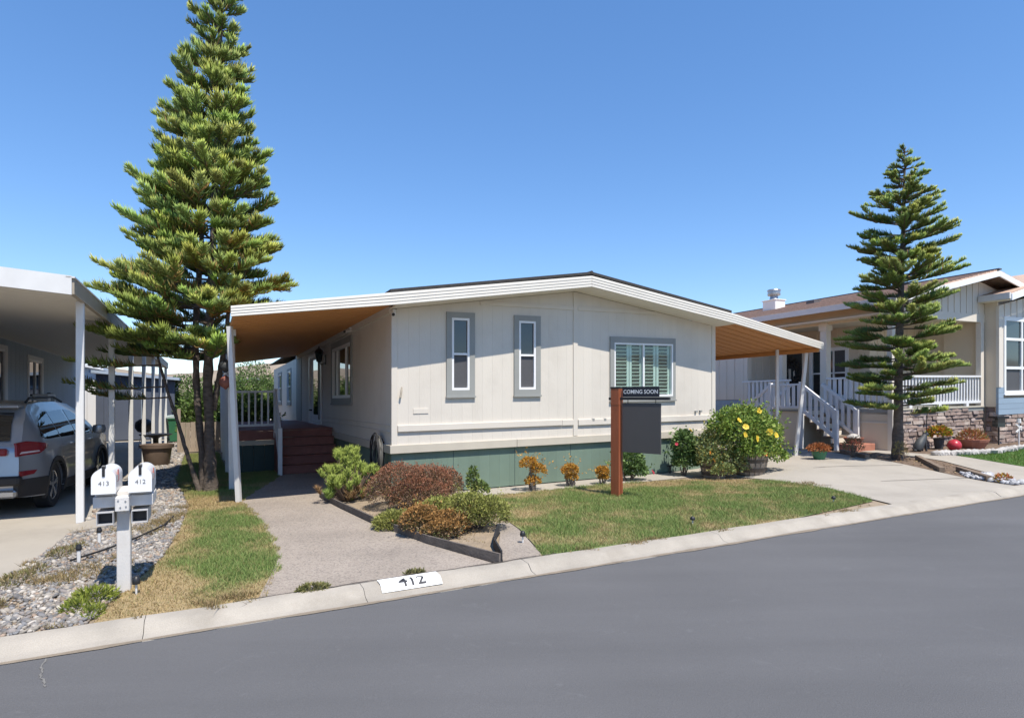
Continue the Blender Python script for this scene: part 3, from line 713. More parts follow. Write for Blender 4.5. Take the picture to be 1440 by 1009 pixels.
# door under the left awning
dr = MB(SD0).box(7.26, 9.45, -.05, -.01, 1.0, 2.96).build('door', 'white_wall', house)
MB(SD0).box(7.2, 7.34, -.04, .03, .99, 3.02).box(9.36, 9.5, -.04, .03, .99, 3.02).box(7.34, 9.36, -.04, .028, 2.92, 3.02).box(7.34, 9.36, -.04, .06, .96, 1.03).build('door_frame', 'vinyl_white', dr)
MB(SD0).box(7.9, 8.7, -.012, .004, 1.25, 2.84).build('pane', 'glass_dark', dr)
MB(SD0).box(7.6, 7.68, -.012, .03, 1.12, 2.8).build('door_stile', 'trim_grey', dr)
MB(SD0).box(9.05, 9.25, -.01, .06, 1.35, 1.39).build('handle', 'black_metal', dr)
# eaves: soffit, ribbed fascia, roof slabs
OV = .573
def strip(ts, zf, q0, q1, th):
    b = MB()
    for t in ts: z = zf(t); b.v += [(t, q0, z), (t, q1, z), (t, q1, z+th), (t, q0, z+th)]
    for i in range(len(ts)-1):
        for j in range(4): b.f.append((4*i+j, 4*i+(j+1) % 4, 4*i+4+(j+1) % 4, 4*i+4+j))
    b.f += [(0, 3, 2, 1), tuple(4*(len(ts)-1)+j for j in range(4))]
    return b
strip([-.05, 3.645], lambda t: ztop(t)-.20, -OV+.03, .0, .02).build('soffit', 'soffit_beige', house)
strip([3.645, 7.34], lambda t: ztop(t)-.20, -OV+.03, .0, .02).build('soffit', 'soffit_beige', house)
def fascia(ts, hts):
    b = MB(); n = len(ts); prof = []
    for k in range(4):
        prof += [(k/4+.001, -OV-.013), (k/4+.04, -OV-.014), ((k+.9)/4, -OV-.007), ((k+1)/4, -OV-.006)]
    prof += [(1, -OV+.03), (0, -OV+.03)]
    m_ = len(prof)
    for t, h in zip(ts, hts):
        for f_, q in prof: b.v.append((t, q, ztop(t)-h*(1-f_)))
    for i in range(n-1):
        for j in range(m_): b.f.append((i*m_+j, i*m_+(j+1) % m_, (i+1)*m_+(j+1) % m_, (i+1)*m_+j))
    b.f += [tuple(range(m_)), tuple((n-1)*m_+j for j in range(m_-1, -1, -1))]
    return b
fascia([-2.49, -.1, 3.643], [.150, .20, .205]).build('fascia', 'fascia_cream', house)
fascia([3.647, 7.3, 10.13], [.205, .20, .165]).build('fascia', 'fascia_cream', house)
strip([-.18, 3.643], lambda t: ztop(t)+.004+.02*min(1, (t+.18)/.6), -OV-.01, LEN, .05).build('roof', 'roof_black', house)
strip([3.647, 7.2], lambda t: ztop(t)+.004+.02*min(1, (7.2-t)/.6), -OV-.01, LEN, .05).build('roof', 'roof_black', house)
b = MB(); b.tube([(3.645, -OV-.015, 3.965), (3.645, LEN, 3.965)], .035, 6); b.build('ridge_cap', 'roof_black', house)
MB().box(-.045, -.002, .02, 12.5, zwall(0)-.06, ztop(0)-.15).build('ledger', 'wall_cream', house)
MB().box(7.295, 7.335, .02, 14.4, zwall(7.29)-.06, ztop(7.3)-.16).build('ledger', 'wall_cream', house)
# side awnings: ribbed pans
def awning(parent, ta, tb, qa, qb, m, pw=.3):
    k = int(round((qb-qa)/pw)); first = None
    for i in range(k):
        q = qa+i*pw
        if first is None:
            b = MB(); prof = [(.004, 0), (.09, 0), (.105, .012), (.12, 0), (.20, 0), (.215, .012), (.23, 0), (.262, 0), (.27, .055), (.292, .055), (.297, 0), (.297, .062), (.004, .062)]
            mm = len(prof)
            for t in (ta, tb):
                for dq, dz in prof: b.v.append((t, q+dq, ztop(t)-.145+dz))
            b.f = [(j, (j+1) % mm, mm+(j+1) % mm, mm+j) for j in range(mm)]+[tuple(range(mm)), tuple(2*mm-1-j for j in range(mm))]
            first = b.build('awning_panel', m, parent)
        else:
            c = first.copy(); COL.objects.link(c); dx = i*pw*DX
            c.location = (dx, i*pw*DY, S*dx)
aw = MB().box(-2.43, -2.36, 1.2, 12.4, ztop(-2.4)-.26, ztop(-2.4)-.152).build('awning_beam', 'awning_top', house)
awning(house, -2.46, -.02, -OV+.032, 12.5, 'awning_wood')
MB().box(10.0, 10.06, -OV+.05, 14.2, ztop(10.03)-.235, ztop(10.03)-.150).build('awning_beam', 'awning_wood', house)
awning(house, 7.32, 10.12, -OV+.032, 14.4, 'awning_wood')
def post(parent, p0, p1, w, m, name='awning_post', lab=None):
    b = MB(); b.bar(p0, p1, w, w, up=(.444, .896, 0)); o = b.build(name, m, parent, label=lab); return o
post(house, (-2.33, .9, 0), (-2.47, .72, ztop(-2.47)-.15), .075, 'metal_white')
for q in (2.5, 5.6, 9.0, 12.2): post(house, (-2.37, q, 0), (-2.40, q, ztop(-2.4)-.2), .10, 'metal_white')
post(house, (10.02, .1, .11), (10.06, -.18, ztop(10.05)-.16), .07, 'metal_white')
post(house, (9.80, .45, .11), (9.80, .45, ztop(9.8)-.16), .06, 'metal_white')
for q in (3.6, 7.2, 11): post(house, (10.03, q, .11), (10.03, q, ztop(10.03)-.2), .07, 'metal_white')
# small fittings on the front wall
MB(FR0).box(.37, .64, 0, .012, 1.40, 1.49, .003).build('vent_cover', 'wall_cream', house)
b = MB(FR0); b.tube([(.17, 0, 1.86), (.155, .03, 1.78), (.135, .045, 1.68)], [.012, .016, .018], 8); b.build('flag_bracket', 'beam_tan', house)
for t, z in ((4.02, 1.19), (4.3, 1.185), (6.7, 1.28), (6.83, 1.285)): MB(FR0).box(t, t+.05, 0, .048, z-.02, z+.02).build('bracket', 'trim_grey', house)

# ---- things hung on the house
def seccam(t, q, z, lab, d=(0, -1)):
    r = thing('security_camera', lab, 'camera', t, q, z, 0, 'security cameras under the eaves')
    MB().box(-.02, .02, -.02, .02, -.02, .04).build('bracket', 'vinyl_white', r, local=True)
    b = MB(); dx = d[0]*FX+d[1]*DX; dy = d[0]*FY+d[1]*DY
    b.tube([(0, 0, -.03), (dx*.06, dy*.06, -.045), (dx*.13, dy*.13, -.065)], [.028, .032, .032], 10); b.build('body', 'vinyl_white', r, local=True, smooth=40)
    b = MB(); b.tube([(dx*.128, dy*.128, -.064), (dx*.15, dy*.15, -.07)], .027, 10); b.build('lens', 'black_metal', r, local=True)
seccam(.03, -.05, 3.13, 'small white camera with black lens at the front corner of the cream house', (-.4, -1))
seccam(-.06, 3.1, 3.17, 'small dark camera under the awning above the side window', (-1, -.6))
lan = thing('wall_lantern', 'black carriage lantern on the side wall beside the door', 'lantern', -.01, 6.6, 2.78)
MB().box(-.025, .0, 6.52, 6.68, 2.60, 2.86).build('back_plate', 'black_metal', lan)
b = MB(); b.tube([(-.02, 6.6, 2.65), (-.10, 6.6, 2.60), (-.17, 6.6, 2.66)], .015, 6); b.build('arm', 'black_metal', lan)
b = MB(); b.lathe([(.03, 0), (.07, .03), (.10, .24), (.10, .25)], (-.17, 6.6, 2.66), 6); b.build('glass_body', 'glass_tint', lan)
b = MB(); b.lathe([(.13, .25), (.08, .33), (.02, .38), (.015, .42)], (-.17, 6.6, 2.66), 6); b.build('cap', 'black_metal', lan)
hose = thing('garden_hose', 'coiled grey hose hanging on the green skirting by the house corner', 'hose', -.08, .72, .45)
b = MB(); b.tube([(.09, .62, .92), (-.08, .62, .92)], .035, 8); b.build('hanger', 'black_metal', hose)
for k in range(7):
    b = MB(); pts = []; R = .25+.022*((k*3) % 5)+.01*random.random(); off = -.03-.028*(k % 4)-.01*k
    for i in range(25):
        a = 2*pi*i/24; r2 = R*(1+.12*max(0, -sin(a)))
        pts.append((off+.015*sin(3*a+k), .62+.03*sin(k*2)+r2*cos(a)*.85, .70-.02*(k % 3)+r2*sin(a)*1.05))
    b.tube(pts, .014, 6, caps=False); b.build('hose_loop', 'rubber_grey' if k % 3 else 'rubber_black', hose, smooth=60)
b = MB(); b.tube([(-.1, .45, .45), (-.13, .3, .15), (-.2, .25, .03), (-.32, .45, .02), (-.4, .3, .02)], .013, 6); b.build('hose_tail', 'rubber_grey', hose, smooth=60)
sp = thing('water_spigot', 'black garden tap standing against the green skirting near the right corner', 'tap', 5.95, -.08, 0)
b = MB(); b.tube([(5.95, -.08, 0), (5.95, -.08, .17)], .016, 8).tube([(5.88, -.08, .16), (6.06, -.1, .165)], .014, 8); b.build('pipe', 'black_metal', sp)
MB().box(5.99, 6.05, -.13, -.09, .15, .20).build('valve', 'black_metal', sp)
chime = thing('wind_spinner', 'dark round wind spinner hanging from the left awning post beside the tree', 'wind spinner', -2.5, 2.3, 1.9)
b = MB(); b.tube([(-2.5, 2.3, 2.9), (-2.5, 2.3, 2.45)], .004, 5); b.build('cord', 'black_metal', chime)
for z, m, r_ in ((2.32, 'statue_dark', .11), (2.02, 'deck_red', .11)):
    b = MB(); b.lathe([(.012, -r_*1.2)]+[(r_*cos(a), r_*sin(a)) for a in [radians(x) for x in range(-70, 71, 20)]]+[(.012, r_*1.2)], (-2.5, 2.3, z), 10); b.build('spinner_ball', m, chime, smooth=40)
b = MB(); b.tube([(-2.5, 2.3, 2.2), (-2.5, 2.3, 2.16)], .05, 8); b.build('bead', 'metal_grey', chime)

# ---- entry deck and stairs
deck = thing('entry_deck', 'dark red entry deck with stairs and white rail under the left awning', 'deck', -1.2, 5.4, 0)
DZ = .98; DQ = 5.4
for i in range(20): MB().box(-2.3, -.03, DQ+i*.14, DQ+i*.14+.134, DZ-.03, DZ, .004).build('deck_board', 'deck_red', deck)
MB().box(-2.3, -.03, DQ+2.81, 12.2, DZ-.03, DZ-.001).build('decking', 'deck_red', deck)
MB().box(-2.32, -1.36, DQ-.03, DQ+.01, DZ-.235, DZ-.032).build('rim_board', 'deck_red', deck)
MB().box(-2.32, -1.36, DQ-.035, DQ+.0, DZ-.345, DZ-.24).build('trim_strip', 'trim_cream', deck)
for i in range(4): MB().box(-2.32+i*.24+.003, -2.32+(i+1)*.24-.003, DQ-.02, DQ+.02, .01, DZ-.35).build('skirt_board', 'green_dark', deck)
NS = 5; RH = DZ/(NS+.0)
for i in range(NS):
    qf = DQ-.24*(NS-1-i)-.02; z1 = RH*(i+1)
    MB().box(-1.34, -.05, qf, qf+.02, RH*i+.005, z1-.034).build('riser', 'deck_red', deck)
    if i < NS-1: MB().box(-1.35, -.04, qf-.03, qf+.25, z1-.032, z1, .004).build('tread', 'deck_red', deck)
MB().prism([(DQ, .0), (DQ, DZ-.04), (DQ-.24*4-.03, RH-.03), (DQ-.24*4-.03, 0)], 1.345, 1.375)
b = MB(SIDE(0)); b.prism([(DQ, .0), (DQ, DZ-.04), (DQ-.24*4-.03, RH-.03), (DQ-.24*4-.03, 0)], 1.352, 1.385); b.build('stringer', 'deck_red', deck)
rl = MB().box(-2.32, -1.36, DQ-.03, DQ+.05, DZ+.88, DZ+.93).build('railing', 'rail_white', deck)
MB().box(-2.32, -1.36, DQ-.02, DQ+.03, DZ+.09, DZ+.14).build('bottom_rail', 'rail_white', rl)
for i in range(7): MB().box(-2.24+i*.14, -2.24+i*.14+.04, DQ-.012, DQ+.022, DZ+.14, DZ+.88).build('baluster', 'rail_white', rl)
for t in (-2.36, -1.40): MB().box(t, t+.085, DQ-.04, DQ+.045, DZ-.2, DZ+.97, .004).build('rail_post', 'rail_white', deck)
for t0 in (-2.33,):
    rb = MB().box(t0, t0+.05, DQ+.1, 12.1, DZ+.88, DZ+.93).build('railing', 'rail_white', deck)
    MB().box(t0, t0+.05, DQ+.1, 12.1, DZ+.09, DZ+.13).build('bottom_rail', 'rail_white', rb)
    for i in range(40): MB().box(t0+.005, t0+.04, DQ+.2+i*.165, DQ+.24+i*.165, DZ+.13, DZ+.88).build('baluster', 'rail_white', rb)
sr = MB(); sr.bar((-1.36, DQ-.03, DZ+.90), (-1.36, 4.32, RH+.80), .05, .08, up=(0, 0, 1))
srb = sr.build('stair_rail', 'rail_white', deck)
MB().bar((-1.36, DQ-.03, DZ+.10), (-1.36, 4.32, RH+.02), .045, .06).build('bottom_rail', 'rail_white', srb)
for i in range(7):
    q = DQ-.12-i*.135; k = (DQ-.03-q)/(DQ-.03-4.32)
    MB().box(-1.38, -1.345, q-.02, q+.02, DZ+.10+(RH+.02-DZ-.10)*k, DZ+.87+(RH+.80-DZ-.90)*k).build('baluster', 'rail_white', srb)
MB().box(-1.405, -1.315, 4.26, 4.35, .0, RH+.86, .004).build('newel_post', 'rail_white', deck)

# ================================================================== SIGN
A = math.atan2(-.66, .75)
sg = thing('yard_sign', 'brown wooden yard sign post holding a COMING SOON rider and blank grey panel', 'sign', 3.27, -1.89, 0, A)
b = MB(); b.flat([(-.085, -.065), (.065, -.065), (.065, -.012), (.05, -.012), (.05, .018), (.065, .018), (.065, .065), (-.085, .065)], -.05, 1.56)
b.box(-.085, .068, -.068, .068, 1.50, 1.775, .003)
b.build('post', 'wood_post', sg, local=True)
MB().box(-.09, .073, -.073, .073, 1.772, 1.80, .004).build('post_cap', 'black_metal', sg, local=True)
MB().box(-.15, -.087, -.03, .03, 1.585, 1.625, .003).box(.06, .94, -.028, .028, 1.585, 1.63, .003).build('arm', 'black_metal', sg, local=True)
rd = MB().box(.10, .76, -.012, .012, 1.635, 1.80, .002).build('rider', 'sign_black', sg, local=True)
text_obj('COMING SOON', .088, 'print_white', rd, 'lettering', lambda x, y: (.435+x*.98, -.0145, 1.715+y), local=True)
MB().box(.10, .79, -.010, .010, .735, 1.535, .002).build('panel', 'sign_grey', sg, local=True)
b = MB(); b.tube([(.2, 0, 1.535), (.2, 0, 1.59)], .006, 6).tube([(.7, 0, 1.535), (.7, 0, 1.59)], .006, 6); b.build('hook', 'black_metal', sg, local=True)

# ================================================================== MAILBOXES
mp_ = thing('mailbox_post', 'weathered white wooden post carrying both mailboxes at the kerb', 'post', -3.44, -3.73, -.05, ROT)
b = MB(); b.box(-.052, .052, -.052, .052, -.05, .80, .006); b.build('post', 'post_paint', mp_, local=True)
MB().box(-.052, .052, -.16, -.055, .775, .898, .005).build('beam_end', 'post_paint', mp_, local=True)
MB().box(-.05, .05, -.055, .30, .78, .90, .004).build('cross_beam', 'post_paint', mp_, local=True)
MB().box(-.215, .215, -.03, .34, .90, .935, .004).build('platform', 'post_paint', mp_, local=True)
for x in (-.135, .135): MB().box(x-.09, x+.09, -.06, .34, .80, .895, .004).build('box_riser', 'post_paint', mp_, local=True)
b = MB()
for x, z in ((-.028, .87), (.026, .862), (-.012, .81), (.03, .815)): b.tube([(x, -.161, z), (x, -.166, z)], .007, 6)
b.build('bolt', 'metal_grey', mp_, local=True)
def mailbox(x, num, lab):
    r = thing('mailbox', lab, 'mailbox', -3.44, -3.73, .887, ROT, 'mailboxes at the kerb')
    r.location = (r.location[0]+x*FX-.14*DX, r.location[1]+x*FY-.14*DY, r.location[2])
    w, h, L_ = .086, .130, .47; prof = [(-w, 0), (w, 0), (w, h)]
    prof += [(w*cos(a), h+w*sin(a)*.95) for a in [pi*k/14 for k in range(1, 14)]]+[(-w, h)]
    b = MB(); b.prism(prof, .012, L_); b.build('body', 'mailbox_white', r, local=True, smooth=35)
    b = MB(); b.prism([(u*1.04, z*1.015-.004) for u, z in prof], -.014, .014); dr_ = b.build('door', 'mailbox_white', r, local=True, smooth=35)
    MB().box(-.011, .011, -.022, -.010, .145, .235, .003).build('latch', 'black_metal', dr_, local=True)
    MB().box(-.014, .014, -.02, .028, .212, .24, .004).build('knob', 'rubber_grey', dr_, local=True)
    text_obj(num, .055, 'print_dark', dr_, 'digits', lambda X, Y: (X+.002, -.0165, .085+Y), local=True, off=-.01)
    MB().box(w+.002, w+.008, .10, .16, .09, .19).box(w+.004, w+.010, .13, .155, .10, .15).build('flag', 'flag_red', r, local=True)
    MB().box(w+.002, w+.012, .05, .09, .10, .15).build('flag_hinge', 'metal_grey', r, local=True)
    t = MB(); 
    t2 = thing('newspaper_tube', 'open square newspaper tube hung under the '+('left' if x < 0 else 'right')+' mailbox', 'newspaper tube', -3.44, -3.73, .61, ROT, 'newspaper tubes under the mailboxes')
    xx = x*.95; t2.location = (t2.location[0]+xx*FX-.13*DX, t2.location[1]+xx*FY-.13*DY, t2.location[2])
    s_, e_ = .062, .006
    t.box(-s_, -s_+e_, 0, .36, 0, .11).box(s_-e_, s_, 0, .36, 0, .11).box(-s_+e_, s_-e_, 0, .36, 0, e_).box(-s_+e_, s_-e_, 0, .36, .11-e_, .11).box(-s_+e_, s_-e_, .35, .36, e_, .11-e_)
    t.build('tube_shell', 'mailbox_grey', t2, local=True)
    MB().box(-s_+e_+.001, s_-e_-.001, .10, .348, e_+.001, .11-e_-.001).build('tube_lining', 'black_metal', t2, local=True)
mailbox(-.135, '413', 'left white mailbox, numbered 413, with black latch')
mailbox(.135, '412', 'right white mailbox, numbered 412, with black latch')

# ================================================================== LEFT NEIGHBOUR
nb = thing('neighbour_home', 'blue grey home with white carport roof and posts, at the left edge', 'mobile home', -7.5, 5, 0)
NW = SIDE(-7.5)                               # wall faces +t, so mirror outward
NWF = lambda u, w, z: (-7.5+w, u, z)
NWIN = (11.9, 13.7, 1.75, 3.12); NWIN2 = (7.6, 9.9, .9, 3.2)
MB().box(-14, -7.59, -4.2, 20.8, .0, 3.42).build('wall_core', 'navy_wall', nb)
siding(nb, NWF, -4.2, 20.8, .05, lambda u: 3.40, .4, 'blue_wall', [ins(NWIN), ins(NWIN2)], w0=-.08, gap=.004)
window(nb, NWF, *NWIN, tr=(.12, .12, .1, .1), tmat='white_wall', cols=(.5,), panes=[['glass_dark', 'glass_dark']], fw=.07)
window(nb, NWF, *NWIN2, tr=(.16, .16, .1, .1), tmat='white_wall', cols=(.5,), panes=[['screen_mesh', 'glass_dark']], fw=.07)
ac = MB(NWF).box(12.3, 13.3, .03, .42, 1.60, 1.98, .02).build('air_conditioner', 'white_wall', nb)
MB(NWF).box(12.6, 13.1, .421, .425, 1.66, 1.90).build('grille', 'rubber_grey', ac)
MB(NWF).box(14.3, 14.7, .0, .10, 1.45, 2.05, .01).build('electric_meter', 'trim_grey', nb)
MB(NWF).box(-4.2, 20.8, 0, .05, 3.36, 3.46).build('ledger', 'white_wall', nb)
def zc(t): return 3.10+(-4.35-t)*.085         # carport ceiling
def cstrip(t0, t1, q0, q1, dz, th): return strip([t0, t1], lambda t: zc(t)+dz, q0, q1, th)
first = None
for i in range(65):
    q = -.60+.3*i
    if first is None:
        b = MB(); prof = [(.004, 0), (.13, 0), (.14, .02), (.155, .02), (.165, 0), (.275, 0), (.28, .04), (.296, .04), (.299, 0), (.299, .05), (.004, .05)]; mm = len(prof)
        for t in (-7.46, -4.36):
            for dq, dz in prof: b.v.append((t, q+dq, zc(t)+dz))
        b.f = [(j, (j+1) % mm, mm+(j+1) % mm, mm+j) for j in range(mm)]+[tuple(range(mm)), tuple(2*mm-1-j for j in range(mm))]
        first = b.build('carport_panel', 'soffit_beige', nb)
    else:
        c = first.copy(); COL.objects.link(c); dx = .3*i*DX; c.location = (dx, .3*i*DY, S*dx)
cstrip(-7.46, -4.34, -.66, -.61, -.04, .24).build('carport_fascia', 'metal_white', nb)
MB().box(-4.37, -4.315, -.63, 18.9, 3.07, 3.27).build('carport_gutter', 'beam_tan', nb)
MB().box(-4.40, -4.305, -.66, 18.95, 3.272, 3.292).build('carport_edge', 'metal_white', nb)
for k in range(7): MB().box(-4.43, -4.335, .15+3.05*k, .235+3.05*k, .0, 3.09, .006).build('carport_post', 'metal_white', nb)
roofL = strip([-14.2, -7.3], lambda t: 3.46+(t+7.3)*-.12, -.7, 21, .06).build('roof', 'roof_black', nb)

shed = thing('storage_shed', 'dark blue shed with pale door frame behind the carport posts', 'shed', -5.6, 21.6, 0)
MB().box(-7.2, -4.2, 21.62, 25, .0, 2.75).build('wall_core', 'navy_wall', shed)
siding(shed, FRONT(21.55), -7.2, -4.2, .02, lambda u: 2.95-.10*(u+7.2), .3, 'navy_wall', w0=-.06)
strip([-7.4, -4.0], lambda t: 2.98-.10*(t+7.2), 21.2, 25.2, .12).build('roof', 'blue_wall', shed)
dd = MB(FRONT(21.55)).box(-6.6, -5.5, 0, .02, .05, 2.3).build('door', 'navy_wall', shed)
MB(FRONT(21.55)).box(-6.70, -6.6, 0, .04, .05, 2.4).box(-5.5, -5.4, 0, .04, .05, 2.4).box(-6.6, -5.5, 0, .038, 2.3, 2.4).build('door_frame', 'blue_wall', dd)
wh = thing('white_shed', 'plain white building with white roof edge behind the blue home', 'shed', -8, 24, 0)
siding(wh, FRONT(24.0), -10.5, -7.22, .02, lambda u: 3.35-.2*(u+8), .6, 'white_wall', w0=-.08)
MB().box(-10.4, -7.25, 24.09, 28, 0, 3.0).build('wall_core', 'white_wall', wh)
strip([-10.7, -7.2], lambda t: 3.38-.2*(t+8), 23.7, 28.2, .14).build('roof', 'metal_white', wh)

# things in the carport
bn = thing('wheelie_bin', 'green wheelie bin with pale lid behind the carport posts', 'bin', -4.0, 18.6, 0, ROT+.2)
b = MB(); b.v = [(-.27, -.27, .08), (.27, -.27, .08), (.27, .25, .08), (-.27, .25, .08), (-.36, -.38, 1.0), (.36, -.38, 1.0), (.36, .38, 1.0), (-.36, .38, 1.0)]
b.f = [(0, 1, 2, 3), (7, 6, 5, 4), (0, 4, 5, 1), (1, 5, 6, 2), (2, 6, 7, 3), (3, 7, 4, 0)]; b.build('body', 'bin_green', bn, local=True)
MB().box(-.39, .39, -.41, .41, .97, 1.03, .01).build('rim', 'bin_green', bn, local=True)
b = MB(); b.prism([(-.40, 1.032), (.40, 1.032), (.36, 1.10), (.15, 1.14), (-.15, 1.14), (-.36, 1.10)], -.42, .42); b.build('lid', 'bin_lid', bn, local=True)
b = MB(); b.tube([(-.3, .46, 1.02), (.3, .46, 1.02)], .02, 8); b.build('handle', 'bin_green', bn, local=True)
for x in (-.28, .28):
    b = MB(); b.tube([(x-.03, .3, .11), (x+.03, .3, .11)], .11, 12); b.build('wheel', 'rubber_black', bn, local=True)
pt = thing('plant_pot', 'large brown square shouldered planter on the gravel by the carport', 'pot', -4.02, 8.6, 0)
b = MB(); b.lathe([(.26, 0), (.30, .05), (.355, .46), (.40, .47), (.41, .56), (.37, .56), (.35, .46)], (0, 0, 0), 20); b.build('pot_body', 'pot_brown', pt, local=True, smooth=40)
b = MB(); b.lathe([(.345, .46), (.01, .48)], (0, 0, 0), 16); b.build('potting_soil', 'bark_ground', pt, local=True)
bb = thing('bird_bath', 'black shallow bird bath bowl on a pedestal behind the brown planter', 'bird bath', -4.12, 9.6, 0)
b = MB(); b.lathe([(.2, 0), (.12, .06), (.06, .2), (.07, .66), (.12, .70), (.40, .76), (.42, .79), (.38, .78), (.1, .73)], (0, 0, 0), 16); b.build('bowl', 'black_metal', bb, local=True, smooth=50)
bq = thing('kettle_grill', 'black kettle grill standing by the blue shed door', 'grill', -4.9, 15.6, 0)
b = MB(); b.lathe([(.05, .58), (.2, .62), (.29, .75), (.30, .86), (.27, .98), (.15, 1.07), (.03, 1.1), (.03, 1.14)], (0, 0, 0), 16); b.build('kettle', 'black_metal', bq, local=True, smooth=50)
for k in range(3):
    b = MB(); a = k*2.1+.4; b.tube([(.12*cos(a), .12*sin(a), .62), (.3*cos(a), .3*sin(a), 0)], .014, 6); b.build('leg', 'alloy', bq, local=True)

# ---- the silver car
TH = radians(21.0); hx, hy = -sin(TH), cos(TH); rx, ry = cos(TH), sin(TH)
wp = P(-5.11, 2.11, 0)
car = thing('parked_car', 'silver grey crossover car parked nose in under the left carport', 'car', 0, 0, 0, TH)
car.location = (wp[0]-.80*rx+1.33*hx, wp[1]-.80*ry+1.33*hy, wp[2])
OUT = [(-2.26, .36), (-2.29, .55), (-2.27, .72), (-2.24, .98), (-2.16, 1.12), (-2.02, 1.38), (-1.84, 1.60), (-1.68, 1.665), (-1.1, 1.70), (-.4, 1.705), (.2, 1.66), (.5, 1.56), (.95, 1.26), (1.15, 1.10), (1.6, 1.03), (2.0, .95), (2.2, .82), (2.27, .62), (2.25, .36), (2.1, .26)]
def arch(cy):
    R = .405; return [(cy+R*cos(a), max(.24, .355+R*sin(a))) for a in [radians(d) for d in range(-14, 195, 15)]]
OUT += [(1.75, .24)]+arch(1.33)+[(.85, .23), (-.85, .23)]+arch(-1.33)+[(-1.80, .26), (-2.12, .28)]
def wid(y, z):
    w = .905-.035*max(0, (.55-z)/.3)**2
    if z > .72: w -= .02*sm((z-.72)/.3)
    if z > 1.05: w -= .285*((z-1.05)/.66)**1.15
    w += .022*math.exp(-((z-.95)/.06)**2)*sm((1.6-abs(y))/.6)
    for cy in (-1.33, 1.33):
        dd_ = math.hypot(y-cy, (z-.36)); w += .022*math.exp(-((dd_-.44)/.10)**2)
    w -= .20*sm((abs(y)-1.75)/.55)**1.4*(1 if y < 0 else 1.25)
    return w
def panel(poly, off, cell=.08):
    bm = bmesh.new(); vs = [bm.verts.new((y, z, 0)) for y, z in poly]
    es = [bm.edges.new((vs[i], vs[(i+1) % len(vs)])) for i in range(len(vs))]
    bmesh.ops.triangle_fill(bm, use_beauty=True, use_dissolve=False, edges=es)
    for ax in (0, 1):
        lo = min(p[ax] for p in poly); hi = max(p[ax] for p in poly)
        for i in range(1, int((hi-lo)/cell)+1):
            co = [0, 0, 0]; co[ax] = lo+i*cell; no = [0, 0, 0]; no[ax] = 1
            bmesh.ops.bisect_plane(bm, geom=bm.verts[:]+bm.edges[:]+bm.faces[:], plane_co=co, plane_no=no)
    return bm
def side_part(poly, off, name, m, parent, sides=(1, -1), cell=.08, thick=.0):
    for sgn in sides:
        bm = panel(poly, off, cell)
        for v in bm.verts: y, z = v.co.x, v.co.y; v.co = (sgn*(wid(y, z)+off), y, z)
        if thick:
            ret = bmesh.ops.extrude_face_region(bm, geom=bm.faces[:])
            for g in ret['geom']:
                if isinstance(g, bmesh.types.BMVert): g.co.x -= sgn*thick
        bmesh.ops.recalc_face_normals(bm, faces=bm.faces)
        if not thick and bm.faces:
            bm.faces.ensure_lookup_table()
            if bm.faces[0].normal.x*sgn < 0: bmesh.ops.reverse_faces(bm, faces=bm.faces[:])
        me = bpy.data.meshes.new(name); bm.to_mesh(me); bm.free()
        me.polygons.foreach_set('use_smooth', [True]*len(me.polygons)); me.set_sharp_from_angle(angle=radians(40))
        mesh_obj(name, me, m, parent)
# body: two side skins bridged across
bm = bmesh.new()
def addskin(sgn):
    pm = panel(OUT, 0); mp2 = {}
    for v in pm.verts: mp2[v] = bm.verts.new((sgn*wid(v.co.x, v.co.y), v.co.x, v.co.y))
    for f in pm.faces: bm.faces.new([mp2[v] for v in (f.verts if sgn > 0 else reversed(f.verts[:]))])
    bd = [(e.verts[0].co.copy(), e.verts[1].co.copy()) for e in pm.edges if len(e.link_faces) == 1]; pm.free(); return bd
bd = addskin(1); addskin(-1)
fr_ = [-1, -.985, -.93, -.7, -.35, 0, .35, .7, .93, .985, 1]
for a, c in bd:
    ra = []; rc = []
    for p, lst in ((a, ra), (c, rc)):
        w = wid(p.x, p.y); crown = .03 if p.y > 1.0 else 0; bow = -.05 if p.x < -1.9 else (.08 if p.x > 1.9 else 0)
        for s_ in fr_: k = 1-s_*s_; lst.append(bm.verts.new((w*s_, p.x+bow*k, p.y+crown*k)))
    for i in range(len(fr_)-1): bm.faces.new((ra[i], ra[i+1], rc[i+1], rc[i]))
bmesh.ops.remove_doubles(bm, verts=bm.verts[:], dist=.0015); bmesh.ops.recalc_face_normals(bm, faces=bm.faces)
me = bpy.data.meshes.new('body'); bm.to_mesh(me); bm.free(); me.polygons.foreach_set('use_smooth', [True]*len(me.polygons)); me.set_sharp_from_angle(angle=radians(32))
body = mesh_obj('body', me, 'car_paint', car)
side_part([(-1.83, 1.17), (-1.72, 1.34), (-1.50, 1.49), (-1.2, 1.545), (-1.12, 1.55), (-1.02, 1.12), (-1.35, 1.12), (-1.6, 1.12)], .004, 'quarter_window', 'car_glass', car)
side_part([(-1.07, 1.545), (-.30, 1.565), (-.22, 1.11), (-.97, 1.115)], .004, 'rear_window', 'car_glass', car)
side_part([(-.20, 1.565), (.12, 1.54), (.40, 1.43), (.82, 1.17), (.80, 1.10), (-.12, 1.105)], .004, 'front_window', 'car_glass', car)
side_part([(-2.28, 1.10), (-2.1, 1.12), (-1.72, 1.06), (-1.66, 1.02), (-1.95, .92), (-2.30, .90)], .007, 'tail_light', 'car_red', car, thick=.03)
side_part([(-2.20, .965), (-1.95, .97), (-1.93, .95), (-2.24, .935)], .011, 'light_lens', 'car_lens', car, thick=.01)
